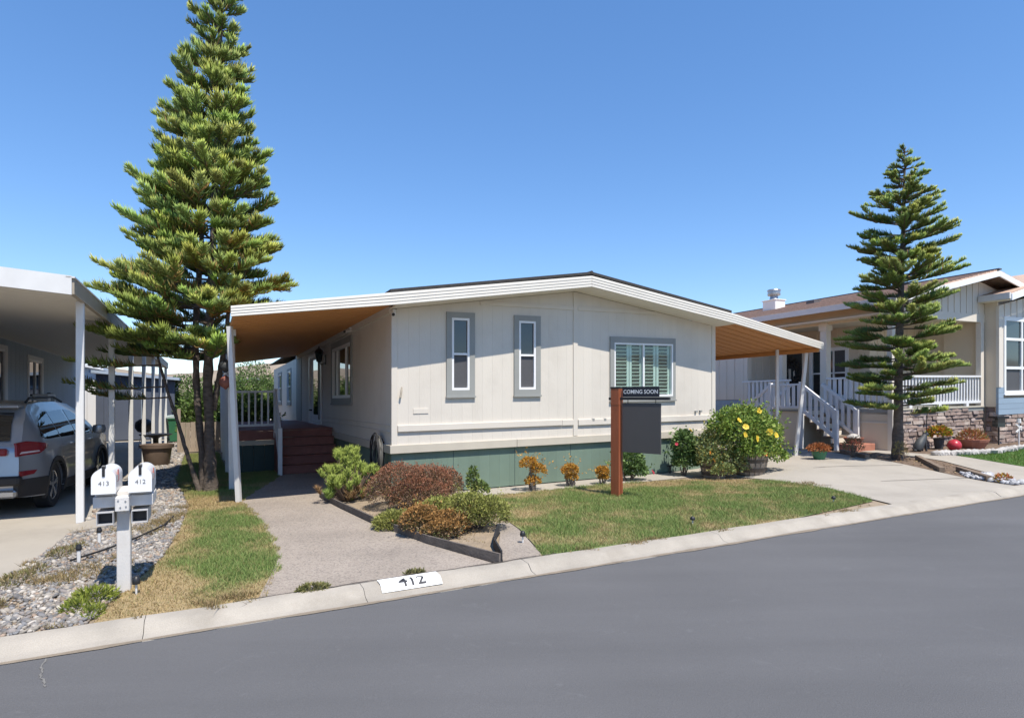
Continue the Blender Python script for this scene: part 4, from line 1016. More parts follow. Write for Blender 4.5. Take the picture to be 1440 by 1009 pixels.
for cy in (-1.33, 1.33):
    o_ = [(cy+.475*cos(a), .355+.475*sin(a)) for a in [radians(d) for d in range(-18, 199, 12)]]; i_ = [(cy+.402*cos(a), .355+.402*sin(a)) for a in [radians(d) for d in range(198, -19, -12)]]
    side_part([(y, max(.2, z)) for y, z in o_+i_], .012, 'arch_trim', 'car_black', car, cell=.2, thick=.05)
side_part([(-.87, .24), (.87, .24), (.87, .40), (-.87, .40)], .012, 'sill_trim', 'car_black', car, thick=.04)
side_part([(-2.28, .30), (-1.82, .28), (-1.78, .42), (-1.78, .56), (-2.32, .56)], .010, 'bumper_trim', 'car_black', car, thick=.06)
side_part([(-2.26, .60), (-2.05, .62), (-2.0, .68), (-2.27, .68)], .012, 'reflector', 'car_red', car, thick=.02)
for y0, y1 in ((-.55, -.40), (.55, .70)): side_part([(y0, .98), (y1, .98), (y1, 1.005), (y0, 1.005)], .022, 'door_handle', 'alloy', car, thick=.03)
for pl in ([(-1.02, .45), (-1.015, .45), (-.975, 1.09), (-.98, 1.09)], [(-.19, .42), (-.185, .42), (-.165, 1.09), (-.17, 1.09)], [(.90, .45), (.905, .45), (.86, 1.08), (.855, 1.08)]): side_part(pl, .0035, 'door_gap', 'car_black', car)
# rear glass, tailgate lamps, bumper, spoiler
b = MB(); pr = [(1.14, -2.195), (1.25, -2.135), (1.38, -2.065), (1.55, -1.93)]
for z, y in pr:
    for s_ in (-1, -.6, 0, .6, 1): b.v.append((s_*(wid(y, z)-.10), y-.05*(1-s_*s_)-.012, z))
for i in range(3):
    for j in range(4): b.f.append((i*5+j, i*5+j+1, i*5+6+j, i*5+5+j))
b.build('tailgate_window', 'car_glass', car, local=True, smooth=50, recalc=False)
MB().box(-.58, .58, -2.335, -2.26, .92, 1.03, .02).build('tailgate_light', 'car_red', car, local=True)
MB().box(-.62, .62, -2.02, -1.78, 1.615, 1.66, .015).build('spoiler', 'car_paint', car, local=True)
b = MB(); b.box(-.74, .74, -2.375, -2.2, .48, .62, .03); b.build('bumper', 'car_black', car, local=True)
MB().box(-.70, .70, -2.37, -2.2, .30, .42, .03).build('skid_plate', 'alloy', car, local=True)
for s_ in (-1, 1):
    b = MB(); b.tube([(s_*.56, -1.55, 1.70), (s_*.56, -1.4, 1.765), (s_*.565, -.3, 1.785), (s_*.56, .15, 1.70)], .018, 8); b.build('roof_rail', 'car_black', car, local=True, smooth=40)
    b = MB(); b.box(s_*.90-.02, s_*.90+.02, .62, .70, 1.08, 1.13); b.lathe([(.03, -.09), (.10, -.07), (.115, 0), (.10, .07), (.03, .085)], (s_*1.03, .68, 1.17), 14)
    b.build('mirror', 'car_paint', car, local=True, smooth=50)
for cy in (-1.33, 1.33):
    for s_ in (-1, 1):
        wl = MB(); wl.lathe([(.0, 0)], (0, 0, 0), 3, caps=False); wl = MB()
        x0 = s_*.88
        prof = [(.23, -.10), (.335, -.10), (.355, -.08), (.36, 0), (.355, .10), (.335, .115), (.245, .105), (.235, .09)]
        n = 28
        for r, dx in prof:
            for j in range(n): a = 2*pi*j/n; wl.v.append((x0-s_*.115+s_*dx, cy+r*cos(a), .36+r*sin(a)))
        for i in range(len(prof)-1):
            for j in range(n): wl.f.append((i*n+j, i*n+(j+1) % n, (i+1)*n+(j+1) % n, (i+1)*n+j))
        ty = wl.build('wheel', 'tyre', car, local=True, smooth=40)
        rm = MB(); xo = x0-s_*.02
        for j in range(n):
            a = 2*pi*j/n; a2 = 2*pi*(j+1)/n
            rm.add([(xo, cy+.245*cos(a), .36+.245*sin(a)), (xo, cy+.245*cos(a2), .36+.245*sin(a2)), (xo-s_*.01, cy+.222*cos(a2), .36+.222*sin(a2)), (xo-s_*.01, cy+.222*cos(a), .36+.222*sin(a)), (xo-s_*.10, cy+.222*cos(a2), .36+.222*sin(a2)), (xo-s_*.10, cy+.222*cos(a), .36+.222*sin(a))], [(0, 1, 2, 3), (3, 2, 4, 5)])
        for k in range(5):
            for dlt in (-.11, .11):
                a = 2*pi*k/5+pi/2+dlt; a0 = 2*pi*k/5+pi/2+dlt*.5
                rm.bar((xo-s_*.015, cy+.05*cos(a0), .36+.05*sin(a0)), (xo-s_*.01, cy+.225*cos(a), .36+.225*sin(a)), .034, .03, up=(1, 0, 0))
        rm.tube([(xo-s_*.05, cy, .36), (xo-s_*.002, cy, .36)], .05, 12)
        rm.build('rim', 'alloy', ty, local=True)
        bk = MB(); bk.tube([(xo-s_*.11, cy, .36), (xo-s_*.10, cy, .36)], .225, 20); bk.build('brake', 'car_black', ty, local=True)

# ================================================================== RIGHT NEIGHBOUR
T3 = 12.89; Q3 = -.48; TW = 14.69; QB = -.83; TB = 17.15
rn = thing('porch_home', 'cream and blue home with white railed porch and stone base, right side', 'mobile home', T3, Q3, .1)
zr = lambda t: 4.93-.216*abs(t-16.79)
F3 = FRONT(Q3); S3 = SIDE(T3); SW = SIDE(TW)
MB().box(T3+.1, 24, 4.5, 20, .1, 3.7).box(TW+.1, 24, 1.35, 4.5, .1, 3.7).box(TB+.1, 24, -.7, 1.35, .1, 3.7).build('wall_core', 'wall_tan3', rn)
# side wall beyond the porch and its blue base
siding(rn, S3, 4.42, 20, 1.45, lambda u: 3.62, .35, 'wall_white3', w0=-.08, gap=.002, batten=True)
for k in range(8): MB(S3).prism([(4.42, .12+k*.165), (20, .12+k*.165), (20, .283+k*.165), (4.42, .283+k*.165)], -.05, .012).build('lap_board', 'lap_blue', rn)
MB(S3).box(4.36, 4.46, -.05, .03, 1.2, 3.62).build('corner_board', 'wall_white3', rn)
# recessed porch walls
PW = (3.05, 4.15, 1.55, 3.05); PD = (4.55, 5.3, 1.2, 3.2)
siding(rn, SW, 1.3, 4.45, 1.2, lambda u: 3.62, .35, 'wall_tan3', [ins((1.95, 3.3, 1.45, 3.05))], w0=-.08, batten=True)
siding(rn, FRONT(1.3), TW, TB+.1, 1.2, lambda u: 3.66, .35, 'wall_tan3', w0=-.08, batten=True)
siding(rn, FRONT(4.42), T3, TW+.1, 1.2, lambda u: 3.62, .3, 'wall_white3', w0=-.08, batten=True)
window(rn, SW, 1.95, 3.3, 1.45, 3.05, tr=(.06, .06, .06, .06), tmat='vinyl_white', cols=(.36,), rows=(.5,), panes=[['screen_mesh', 'glass_tint'], ['glass_dark', 'glass_dark']], fw=.05)
sd3 = MB(SW).box(3.55, 4.38, .0, .03, 1.22, 3.25).build('screen_door', 'room_dark', rn)
MB(SW).box(3.47, 3.55, 0, .05, 1.2, 3.33).box(4.36, 4.44, 0, .05, 1.2, 3.33).box(3.55, 4.36, 0, .048, 3.25, 3.33).build('door_frame', 'wall_white3', sd3)
MB().box(T3, TB, Q3, 1.3, 1.06, 1.2).box(T3, TW, 1.3, 4.42, 1.06, 1.2).build('porch_floor', 'trim_grey', rn)
MB().box(T3-.4, TB-.05, Q3+.05, 4.4, 3.62, 3.66).build('porch_ceiling', 'wall_tan3', rn)
# skirt of the porch: beige panels to the left, ledge stone to the front
for k in range(6): MB(S3).box(Q3+.12+k*.72, Q3+.12+(k+1)*.72-.006, -.04, .0, .1, 1.10).build('skirt_panel', 'wall_tan3', rn)
MB(S3).box(Q3+.12, 4.4, 0, .02, .82, .86).build('skirt_trim', 'wall_white3', rn)
MB().box(T3-.02, T3+.11, Q3-.02, Q3+.11, .08, 1.2).build('corner_post', 'wall_white3', rn)
def ledge(parent, fr, u0, u1, z0, z1, rows, wl=.32):
    pal = np.array([(.30, .225, .19), (.36, .28, .235), (.25, .19, .165), (.40, .33, .285), (.22, .165, .145), (.33, .27, .25)])
    MB(fr).box(u0, u1, -.10, -.055, z0, z1).build('mortar', 'bark_ground', parent)
    for r in range(rows):
        zb = z0+(z1-z0)*r/rows; zt = z0+(z1-z0)*(r+1)/rows-.006; u = u0
        while u < u1-.02:
            L_ = min(u1-u, wl*random.uniform(.5, 1.5)); L_ = u1-u if u1-u-L_ < .08 else L_
            pr = random.uniform(-.025, .03); e = .004; j = lambda s=.008: random.uniform(-s, s)
            b = MB(fr); z2 = zt+j(.006)
            b.add([(u+e, -.06, zb), (u+L_-e, -.06, zb), (u+L_-e, -.06, z2), (u+e, -.06, z2), (u+e+.006, pr+j(), zb+.006), (u+L_*.5, pr+j(.016)+.008, zb+.004), (u+L_-e-.006, pr+j(), zb+.006), (u+L_-e-.006, pr-.01+j(), z2-.006), (u+L_*.5, pr+j(.016), z2-.004), (u+e+.006, pr-.01+j(), z2-.006)],
                  [(0, 1, 6, 5, 4), (1, 2, 7, 6), (2, 3, 9, 8, 7), (3, 0, 4, 9), (4, 5, 8, 9), (5, 6, 7, 8)])
            o = b.build('stone', 'stone_mix', parent)
            a = o.data.color_attributes.new('Col', 'FLOAT_COLOR', 'POINT'); c = pal[random.randrange(6)]*random.uniform(.8, 1.2)
            a.data.foreach_set('color', np.tile(np.array([*c, 1], np.float32), len(o.data.vertices)))
            u += L_
ledge(rn, F3, T3+.12, TB-.06, .08, 1.16, 11)
ledge(rn, lambda u, w, z: (TB-w, u, z), QB, Q3-.03, .06, 1.16, 8, .22)
ledge(rn, FRONT(QB), TB+.02, 20.5, .04, .94, 8)
MB(F3).box(T3+.11, TB-.05, -.08, .03, 1.16, 1.2).build('stone_cap', 'trim_cream', rn)
# porch railing
def rail(parent, fr, u0, u1, n, bw, z0=1.28, z1=2.06):
    r = MB(fr).box(u0, u1, -.07, .04, z1-.05, z1).build('railing', 'rail_white', parent)
    MB(fr).box(u0, u1, -.05, .02, z0, z0+.07).build('bottom_rail', 'rail_white', r)
    for i in range(n):
        c = u0+(u1-u0)*(i+.5)/n; MB(fr).box(c-bw/2, c+bw/2, -.03, .0, z0+.07, z1-.05).build('baluster', 'rail_white', r)
    k = max(2, int((u1-u0)/1.0))
    for i in range(k): c = u0+(u1-u0)*(i+.5)/k; MB(fr).box(c-.06, c+.06, -.05, .02, 1.18, z0).build('rail_block', 'rail_white', r)
rail(rn, F3, T3+.1, TB-.22, 28, .05); rail(rn, S3, Q3+.1, 1.37, 11, .085); rail(rn, S3, 2.6, 4.4, 11, .085)
def col3(t, q, w=.2):
    o = MB().box(t-w/2, t+w/2, q-w/2, q+w/2, 1.19, 3.62, .006).build('porch_column', 'wall_white3', rn)
    MB().box(t-w/2-.03, t+w/2+.03, q-w/2-.03, q+w/2+.03, 3.40, 3.62, .01).build('capital', 'wall_white3', o)
for q in (Q3+.08, 1.47, 2.95, 4.3): col3(T3+.08, q, .2 if q > 0 else .14)
MB().box(TB-.2, TB-.04, Q3-.02, Q3+.12, 1.19, 3.62, .006).build('porch_column', 'wall_white3', rn)
# beams and front gable
MB(S3).box(Q3+.02, 20, -.14, .0, 3.56, 3.91).build('eave_beam', 'wall_tan3', rn)
MB(F3).box(T3, TB, -.14, .01, 3.58, 3.80).build('gable_beam', 'wall_white3', rn)
siding(rn, F3, T3-.2, TB, 3.80, lambda u: zr(u)-.16, .30, 'wall_white3', w0=-.08, batten=True)
MB(F3).prism([(TB, 3.7), (21, 3.7), (21, zr(21)-.16), (16.79, zr(16.79)-.16), (TB, zr(TB)-.16)][0:3]+[(TB, zr(TB)-.16)], -.08, .0).build('gable_wall', 'wall_white3', rn)
MB(F3).box(T3-.5, TB+.3, -.02, .0, 3.66, 3.70).build('gable_soffit', 'soffit_beige', rn)
# roof with shingle courses
def roof3(parent, t0, t1, zf, q0, q1, m='shingle_brown', n=14):
    for i in range(n):
        a = t0+(t1-t0)*i/n; c = t0+(t1-t0)*(i+1)/n
        b = MB(); za, zc_ = zf(a), zf(c); lift = .022
        lo, hi = (a, c) if za < zc_ else (c, a)
        b.v = [(lo, q0, zf(lo)), (lo, q1, zf(lo)), (hi, q1, zf(hi)), (hi, q0, zf(hi)), (lo, q0, zf(lo)+.03+lift), (lo, q1, zf(lo)+.03+lift), (hi, q1, zf(hi)+.03), (hi, q0, zf(hi)+.03)]
        b.f = [(0, 1, 2, 3), (7, 6, 5, 4), (0, 4, 5, 1), (1, 5, 6, 2), (2, 6, 7, 3), (3, 7, 4, 0)]
        b.build('shingle_course', m, parent)
rf3 = MB().box(16.72, 16.86, -1.05, 20.5, 4.955, 4.995).build('roof', 'ridge_dark', rn)
roof3(rf3, 12.36, 16.76, zr, -1.0, 20.5, n=22); roof3(rf3, 16.82, 22.5, zr, -1.0, 20.5, n=18)
MB().box(12.28, 12.38, -.95, 20.5, zr(12.36)-.13, zr(12.36)+.02).build('gutter', 'metal_white', rn)
MB().box(12.38, T3, -.9, 20.5, zr(12.36)-.06, zr(12.36)-.03).build('soffit', 'soffit_beige', rn)
for a, c in ((12.36, 16.788), (16.792, 22)):
    b = MB(); b.v = [(t, q, zr(t)+dz) for t in (a, c) for q, dz in ((-1.04, -.15), (-1.0, -.15), (-1.0, .0), (-1.04, .0))]
    b.f = [(0, 1, 2, 3), (7, 6, 5, 4), (0, 4, 5, 1), (1, 5, 6, 2), (2, 6, 7, 3), (3, 7, 4, 0)]; b.build('rake_board', 'vinyl_white', rn)
    b = MB(); b.v = [(t, q, zr(t)+dz) for t in (a, c) for q, dz in ((-1.0, -.03), (Q3, -.03), (Q3, -.005), (-1.0, -.005))]
    b.f = [(0, 1, 2, 3), (7, 6, 5, 4), (0, 4, 5, 1), (1, 5, 6, 2), (2, 6, 7, 3), (3, 7, 4, 0)]; b.build('soffit', 'timber_old', rn)
# bay on the far right: return wall, window, lap boards, lower gable
MB(lambda u, w, z: (TB-w, u, z)).box(QB+.02, .6, -.05, .0, 1.16, 4.3).build('bay_return', 'wall_tan3', rn)
FB = FRONT(QB); BW = (17.41, 21.0, 1.50, 3.72)
siding(rn, FB, TB, 21.5, 1.70, lambda u: min(4.6, 4.02+.2*(u-TB)), .33, 'wall_white3', [ins(BW, .02)], w0=-.08, batten=True)
for k in range(5):
    z0 = .94+k*.155
    MB(FB).prism([(TB-.01, z0), (BW[0] if z0 > 1.4 else 21.5, z0), (BW[0] if z0 > 1.4 else 21.5, z0+.15), (TB-.01, z0+.15)], -.05, .012).build('lap_board', 'lap_blue', rn)
MB(FB).box(TB-.02, TB+.12, -.05, .03, 1.72, 4.0).build('corner_board', 'wall_white3', rn)
window(rn, FB, *BW, tr=(.03, .03, .03, .03), tmat='vinyl_white', cols=(.27, .5, .75), rows=(.28, .66), panes=[['glass_tint']*4, ['glass_tint']*4, ['screen_mesh']*4], fw=.085)
for k in range(10): MB(FB).box(17.5, 20.9, -.07, -.066, 1.75+k*.13, 1.80+k*.13).build('blind_slat', 'trim_grey', rn)
zb3 = lambda t: 4.19+.25*(t-16.85)
strip([16.85, 21.5], lambda t: zb3(t)+.06, -1.24, 1.2, .05).build('bay_roof', 'shingle_brown', rn)
b = MB(); b.v = [(t, q, zb3(t)+dz) for t in (16.85, 21.5) for q, dz in ((-1.30, -.11), (-1.25, -.11), (-1.25, .07), (-1.30, .07))]
b.f = [(0, 1, 2, 3), (7, 6, 5, 4), (0, 4, 5, 1), (1, 5, 6, 2), (2, 6, 7, 3), (3, 7, 4, 0)]; b.build('rake_board', 'vinyl_white', rn)
MB().box(16.78, 16.85, -1.27, -.50, 4.13, 4.30).build('bay_gutter', 'metal_white', rn)
MB().box(16.86, TB, -1.2, -.5, 4.12, 4.15).build('soffit', 'soffit_beige', rn)
# chimney with metal cap
ch = MB().box(15.05, 15.55, 4.95, 5.5, 4.2, 4.93, .01).build('chimney', 'white_wall', rf3)
MB().box(15.02, 15.58, 4.92, 5.53, 4.93, 4.965, .008).build('chimney_cap', 'white_wall', rn)
b = MB(); b.lathe([(.19, 4.96), (.14, 5.02), (.13, 5.13), (.21, 5.13), (.22, 5.16), (.21, 5.28), (.235, 5.30), (.21, 5.34), (.04, 5.36)], (15.3, 5.22, 0), 16); b.build('flue', 'chimney_metal', rn, smooth=40)
MB().box(14.9, 15.25, 3.3, 3.6, zr(15)+.02, zr(15)+.14).build('roof_vent', 'ridge_dark', rn)
# plaque, house number and wreath hang on the porch walls
pq = thing('wall_plaque', 'small dark red wooden plaque on the porch wall behind the tree', 'plaque', TW-.03, 1.62, 2.45)
b = MB(SW); b.prism([(1.48, 2.52), (1.62, 2.62), (1.76, 2.52), (1.72, 2.52), (1.72, 2.34), (1.52, 2.34), (1.52, 2.52)], .02, .045); b.build('board', 'deck_red', pq)
MB(SW).box(1.56, 1.68, .046, .055, 2.40, 2.50).build('picture', 'trim_cream', pq)
hn = thing('wall_sign', 'small black square sign on the porch wall beside the screen door', 'sign', TW-.03, 3.40, 2.75)
MB(SW).box(3.36, 3.46, .055, .075, 2.60, 2.86).build('board', 'black_metal', hn); MB(SW).box(3.39, 3.43, .076, .08, 2.66, 2.80).build('picture', 'trim_grey', hn)
wr = thing('door_wreath', 'dark wreath of leaves and pale ribbon on the porch screen door', 'wreath', TW-.06, 3.95, 2.35)
n = 900; a = RNG.uniform(0, 2*pi, n); rr = .27+RNG.normal(0, .05, n)
pp = np.stack([-.04+RNG.normal(0, .02, n), rr*np.cos(a), rr*np.sin(a)*1.35], 1)
pw_ = np.stack([pp[:, 0]*FX+pp[:, 1]*DX, pp[:, 0]*FY+pp[:, 1]*DY, pp[:, 2]], 1)
v, f, c = leaves(pw_, rdir(n), np.full(n, .07), np.full(n, .018), np.array([.06, .055, .05])[None]*RNG.uniform(.4, 2.2, (n, 1))); np_mesh('foliage', v, [f], 'leaf', wr, c)
MB(SW).box(3.98, 4.06, .04, .06, 2.1, 2.45).box(3.82, 3.88, .04, .06, 2.0, 2.4).build('ribbon', 'soffit_beige', wr)

# porch stairs with landing
st = thing('porch_stairs', 'white railed landing with stairs down both sides against the right porch', 'stairs', 12.4, 1.9, .12)
TL = 11.95; LZ = 1.2
MB().box(TL, T3-.02, 1.5, 2.5, LZ-.06, LZ).build('landing', 'trim_grey', st)
MB().box(TL+.05, T3-.05, 1.55, 2.45, .1, LZ-.07).build('landing_skirt', 'wall_tan3', st)
FS = SIDE(TL)
lr = MB(FS).box(1.46, 2.5, -.04, .03, 1.86, 1.91).build('railing', 'rail_white', st)
MB(FS).box(1.46, 2.5, -.03, .02, LZ+.02, LZ+.08).build('bottom_rail', 'rail_white', lr)
for i in range(6): c = 1.55+i*.17; MB(FS).box(c-.045, c+.045, -.025, .0, LZ+.08, 1.86).build('baluster', 'rail_white', lr)
for q in (1.46, 2.5): MB().box(TL-.045, TL+.055, q-.05, q+.05, .1, 1.95, .004).build('newel_post', 'rail_white', st)
def flight(q0, q1, zt, zb, n):                # rail from landing to the ground, one side
    for tt in (TL, T3-.08):
        r = MB(); r.bar((tt, q0, zt), (tt, q1, zb), .07, .08); rr_ = r.build('stair_rail', 'rail_white', st)
        MB().bar((tt, q0, zt-.68), (tt, q1, zb-.68), .05, .09).build('bottom_rail', 'rail_white', rr_)
        for i in range(n):
            k = (i+.6)/n; q = q0+(q1-q0)*k; z = zt+(zb-zt)*k
            MB().box(tt-.012, tt+.012, q-.045, q+.045, z-.66, z-.03).build('baluster', 'rail_white', rr_)
        MB().box(tt-.045, tt+.045, q1-.045, q1+.045, .12, zb+.06, .004).build('newel_post', 'rail_white', st)
    m_ = 5
    for i in range(m_):
        za = LZ-(LZ-.12)*(i+1)/(m_+1); q = q0+(q1-q0)*(i+.0)/m_; qn = q0+(q1-q0)*(i+1)/m_
        MB().box(TL+.06, T3-.12, min(q, qn)-.01, max(q, qn)+.01, za-.05, za, .004).build('tread', 'timber_old', st)
        MB().box(TL+.08, T3-.14, (q if q1 < q0 else q)-.012, q+.012, za+.002, za+.12).build('riser', 'soffit_beige', st)
flight(1.46, .40, 1.88, 1.12, 6); flight(2.5, 3.62, 1.88, 1.06, 6)
MB().box(TL+.1, T3-.1, -.1, .45, .11, .30, .01).build('bottom_step', 'terracotta', st)
pb = thing('plant_pot', 'round terracotta pot with pale stones sitting on the bottom porch step', 'pot', 12.35, .2, .30)
b = MB(); b.lathe([(.16, 0), (.24, .14), (.25, .16), (.22, .16), (.2, .12), (.02, .13)], (0, 0, 0), 16); b.build('pot_body', 'terracotta', pb, local=True, smooth=40)
b = MB(); b.lathe([(.17, .13), (.15, .2), (.06, .25), (.01, .26)], (0, 0, 0), 12); b.build('stones', 'rock_white', pb, local=True, smooth=60)

# ================================================================== PLANTS
def araucaria(name, lab, t, q, stems, whorl_fn, bright=1.0, point=.3, rf=1.0, group=None, seed=1):
    global RNG
    old = RNG; RNG = np.random.default_rng(seed); rnd_ = random.Random(seed)
    r = thing(name, lab, 'tree', t, q, None, None, group)
    for path, rad, nm in stems:
        b = MB(); P_ = []; R_ = []; K = 26
        for i in range(K+1):
            s = i/K*(len(path)-1); j = min(int(s), len(path)-2); f = s-j
            p = [path[j][k]+(path[j+1][k]-path[j][k])*f for k in range(3)]
            R_.append((rad[j]+(rad[j+1]-rad[j])*f)*(1+.09*sin(i*2.7)+.07*rnd_.uniform(-1, 1))); P_.append((p[0]+.006*rnd_.uniform(-1, 1), p[1]+.006*rnd_.uniform(-1, 1), p[2]))
        b.tube(P_, R_, 10); b.build(nm, 'bark', r, local=True, smooth=60)
    B = []; D = []; L_ = []; Rr = []; CU = []; C0_ = []; C1_ = []; wood = MB()
    spec = []
    for w_ in whorl_fn(rnd_):
        (cx, cy, z, az, Lb, rise, curve, dens, tl, green) = w_; spec.append(w_+(.22,))
        if Lb > .45:
            for k in range(3 if Lb > .9 else 2):
                s0 = rnd_.uniform(.28, .68); l2 = Lb*(1-s0)*rnd_.uniform(.55, .95)+.06; sd_ = (1 if k % 2 else -1)*rnd_.uniform(.4, .8)
                spec.append((cx+cos(az)*Lb*s0, cy+sin(az)*Lb*s0, z+Lb*(rise*s0+curve*s0*s0), az+sd_, l2, rise+curve*s0*1.2+rnd_.uniform(-.1, .12), curve, dens, tl*.9*rnd_.uniform(.8, 1.15), green, .05))
    for (cx, cy, z, az, Lb, rise, curve, dens, tl, green, st_) in spec:
        a = az; hd = np.array([cos(a), sin(a)]); lat = np.array([-sin(a), cos(a), 0]); K = 7; pts = []
        for i in range(K+1):
            s = i/K; pts.append((cx+hd[0]*Lb*s, cy+hd[1]*Lb*s, z+Lb*(rise*s+curve*s*s)))
        q_ = 1 if st_ > .1 else .5; wood.tube([pts[0], pts[3], pts[5], pts[7]], [.022*q_, .016*q_, .011*q_, .006*q_], 4, caps=False)
        n = int(dens*Lb); s = np.sort(st_+(1-st_)*RNG.random(n)**.8)
        pos = np.stack([cx+hd[0]*Lb*s, cy+hd[1]*Lb*s, z+Lb*(rise*s+curve*s*s)], 1)
        fw = np.array([hd[0], hd[1], rise+2*curve*.7]); fw /= np.linalg.norm(fw)
        sg = RNG.uniform(-1, 1, n)
        d = fw[None]*RNG.uniform(.35, .8, n)[:, None]+lat[None]*(sg*.85)[:, None]+np.array([0, 0, 1.])[None]*(RNG.uniform(-.15, .80, n)*(1-.4*np.abs(sg)))[:, None]
        le = tl*(RNG.uniform(.65, 1.15, n))*np.where(s > .85, .62+.38*(1-s)/.15, 1)*np.clip(.55+s*.9, 0, 1)
        le = le*np.clip(1.12-point*s, .25, 1.2)
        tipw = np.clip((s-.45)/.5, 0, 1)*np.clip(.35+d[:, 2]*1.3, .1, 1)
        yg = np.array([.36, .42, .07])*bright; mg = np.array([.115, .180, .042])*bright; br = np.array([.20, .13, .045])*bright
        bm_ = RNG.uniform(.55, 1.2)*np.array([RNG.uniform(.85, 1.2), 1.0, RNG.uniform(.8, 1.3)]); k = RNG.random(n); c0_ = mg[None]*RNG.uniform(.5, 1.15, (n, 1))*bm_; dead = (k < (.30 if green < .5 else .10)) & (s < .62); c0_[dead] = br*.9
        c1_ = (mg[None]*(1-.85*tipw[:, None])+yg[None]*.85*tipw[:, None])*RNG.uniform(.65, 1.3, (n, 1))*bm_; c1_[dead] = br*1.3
        B.append(pos); D.append(d); L_.append(le); Rr.append(RNG.uniform(.0075, .0125, n)*rf); CU.append(RNG.uniform(.5, 1.2, n)); C0_.append(c0_); C1_.append(c1_)
    v, qf, tf, c = ropes(*[np.concatenate(x) for x in (B, D, L_, Rr, CU, C0_, C1_)])
    cr = np_mesh('crown', v, [qf, tf], 'needle', r, c, smooth=False)
    wood.build('branch_wood', 'bark', r, local=True, recalc=False, kind='stuff')
    RNG = old
    return r
def interp(x, pts):
    for (a, va), (b_, vb) in zip(pts, pts[1:]):
        if x <= b_: return va+(vb-va)*(x-a)/(b_-a)
    return pts[-1][1]
def whorls_big(rnd):
    LP = [(1.9, 1.4), (2.4, 1.72), (3.2, 1.68), (3.9, 1.55), (5.1, 1.30), (6.4, .98), (7.75, .60), (9.1, .38), (10.6, .08)]
    z = 2.55
    while z < 10.7:
        cx = interp(z, [(0, .06), (3.85, .10), (9.2, .30), (11, .33)]); n = 9 if z < 6 else 8; a0 = rnd.uniform(0, 6.28)
        for k in range(n):
            az = a0+k*2*pi/n+rnd.uniform(-.2, .2); left = -cos(az)
            L = interp(z, LP)*rnd.uniform(.62, 1.1)*(1+.13*left)
            if z < 3.45 and (cos(az)*FX+sin(az)*FY)*L > .28: continue
            yield (cx, .0, z+rnd.uniform(-.14, .14), az, L, rnd.uniform(-.16, .10) if z < 5 else rnd.uniform(.0, .22), rnd.uniform(.10, .30), 165, .29 if z < 8 else .24, .3 if z < 5 else .9)
        z += rnd.uniform(.27, .35)
    for zz in (3.0, 3.4, 3.8, 4.3, 4.8, 5.3, 5.8):
        for k in range(5):
            az = pi+rnd.uniform(-1.5, 1.5); yield (interp(zz, [(1.7, -.2), (2.8, -.25), (5, -.1), (8, .1)]), .05, zz, az, interp(zz, LP)*rnd.uniform(.6, .85), rnd.uniform(-.1, .1), .25, 100, .28, .3)
    # low hanging boughs on the left
    for zz, az, L in ((1.95, 3.3, 1.75), (1.75, 3.0, 1.6), (2.35, 3.5, 1.5), (2.55, 3.15, 1.8), (2.45, 4.9, .8), (2.6, 4.4, 1.0)):
        yield (interp(zz, [(1.3, -.5), (1.75, -.66), (2.5, -.88)]) if zz < 2.4 else -.22, 0, zz, az, L, -.12, .16, 75, .26, .4)
araucaria('pine_tree', 'tall dense conifer with several dark trunks beside the left awning', -2.82, 2.6,
    [([(.08, 0, -.05), (.07, 0, .8), (.03, 0, 2.0), (.05, 0, 2.8), (.10, 0, 3.9), (.28, 0, 9.0), (.33, 0, 10.9)], [.135, .095, .084, .080, .07, .04, .01], 'trunk'),
     ([(-.06, .06, -.05), (-.10, .06, .6), (-.20, .06, 1.7), (-.24, .06, 2.8), (-.1, .05, 5), (.1, .03, 8)], [.095, .068, .062, .060, .045, .01], 'trunk'),
     ([(-.10, -.05, -.02), (-.22, -.05, .35), (-.36, -.05, .8), (-.50, -.05, 1.3), (-.66, -.05, 1.75), (-.88, -.05, 2.5)], [.05, .042, .036, .032, .028, .02], 'stem'),
     ([(.08, .1, 1.5), (.15, .1, 1.9), (.24, .1, 2.4), (.34, .1, 3.0), (.4, .1, 3.8)], [.06, .055, .05, .04, .03], 'stem')],
    whorls_big, 1.38, .35, .90, seed=5)
def whorls_small(rnd):
    LP = [(1.1, 1.15), (1.8, 1.36), (2.6, 1.28), (3.6, 1.18), (4.6, 1.06), (5.3, .95), (6.0, .65), (6.5, .42), (6.95, .12)]
    z = 1.15; 
    while z < 6.85:
        cx = interp(z, [(0, 0), (7, .16)]); n = 7 if z < 1.6 else 8; a0 = rnd.uniform(0, 6.28)
        for k in range(n):
            az = a0+k*2*pi/n+rnd.uniform(-.4, .4)
            yield (cx, 0, z+rnd.uniform(-.15, .15), az, interp(z, LP)*rnd.uniform(.55, 1.12), rnd.uniform(-.12, .06) if z < 3 else rnd.uniform(.0, .2), rnd.uniform(.05, .2), 175, .235 if z < 5.5 else .17, .9)
        z += rnd.uniform(.27, .34) if z < 5.5 else rnd.uniform(.19, .25)
araucaria('norfolk_pine', 'slim conifer with layered branches standing between the two right driveways', 11.18, -1.66,
    [([(0, 0, -.05), (.01, 0, 1.0), (.02, 0, 2.2), (.08, 0, 4.0), (.15, 0, 6.3), (.165, 0, 7.0)], [.125, .095, .082, .062, .026, .006], 'trunk')], whorls_small, 1.25, .50, .85, seed=9)

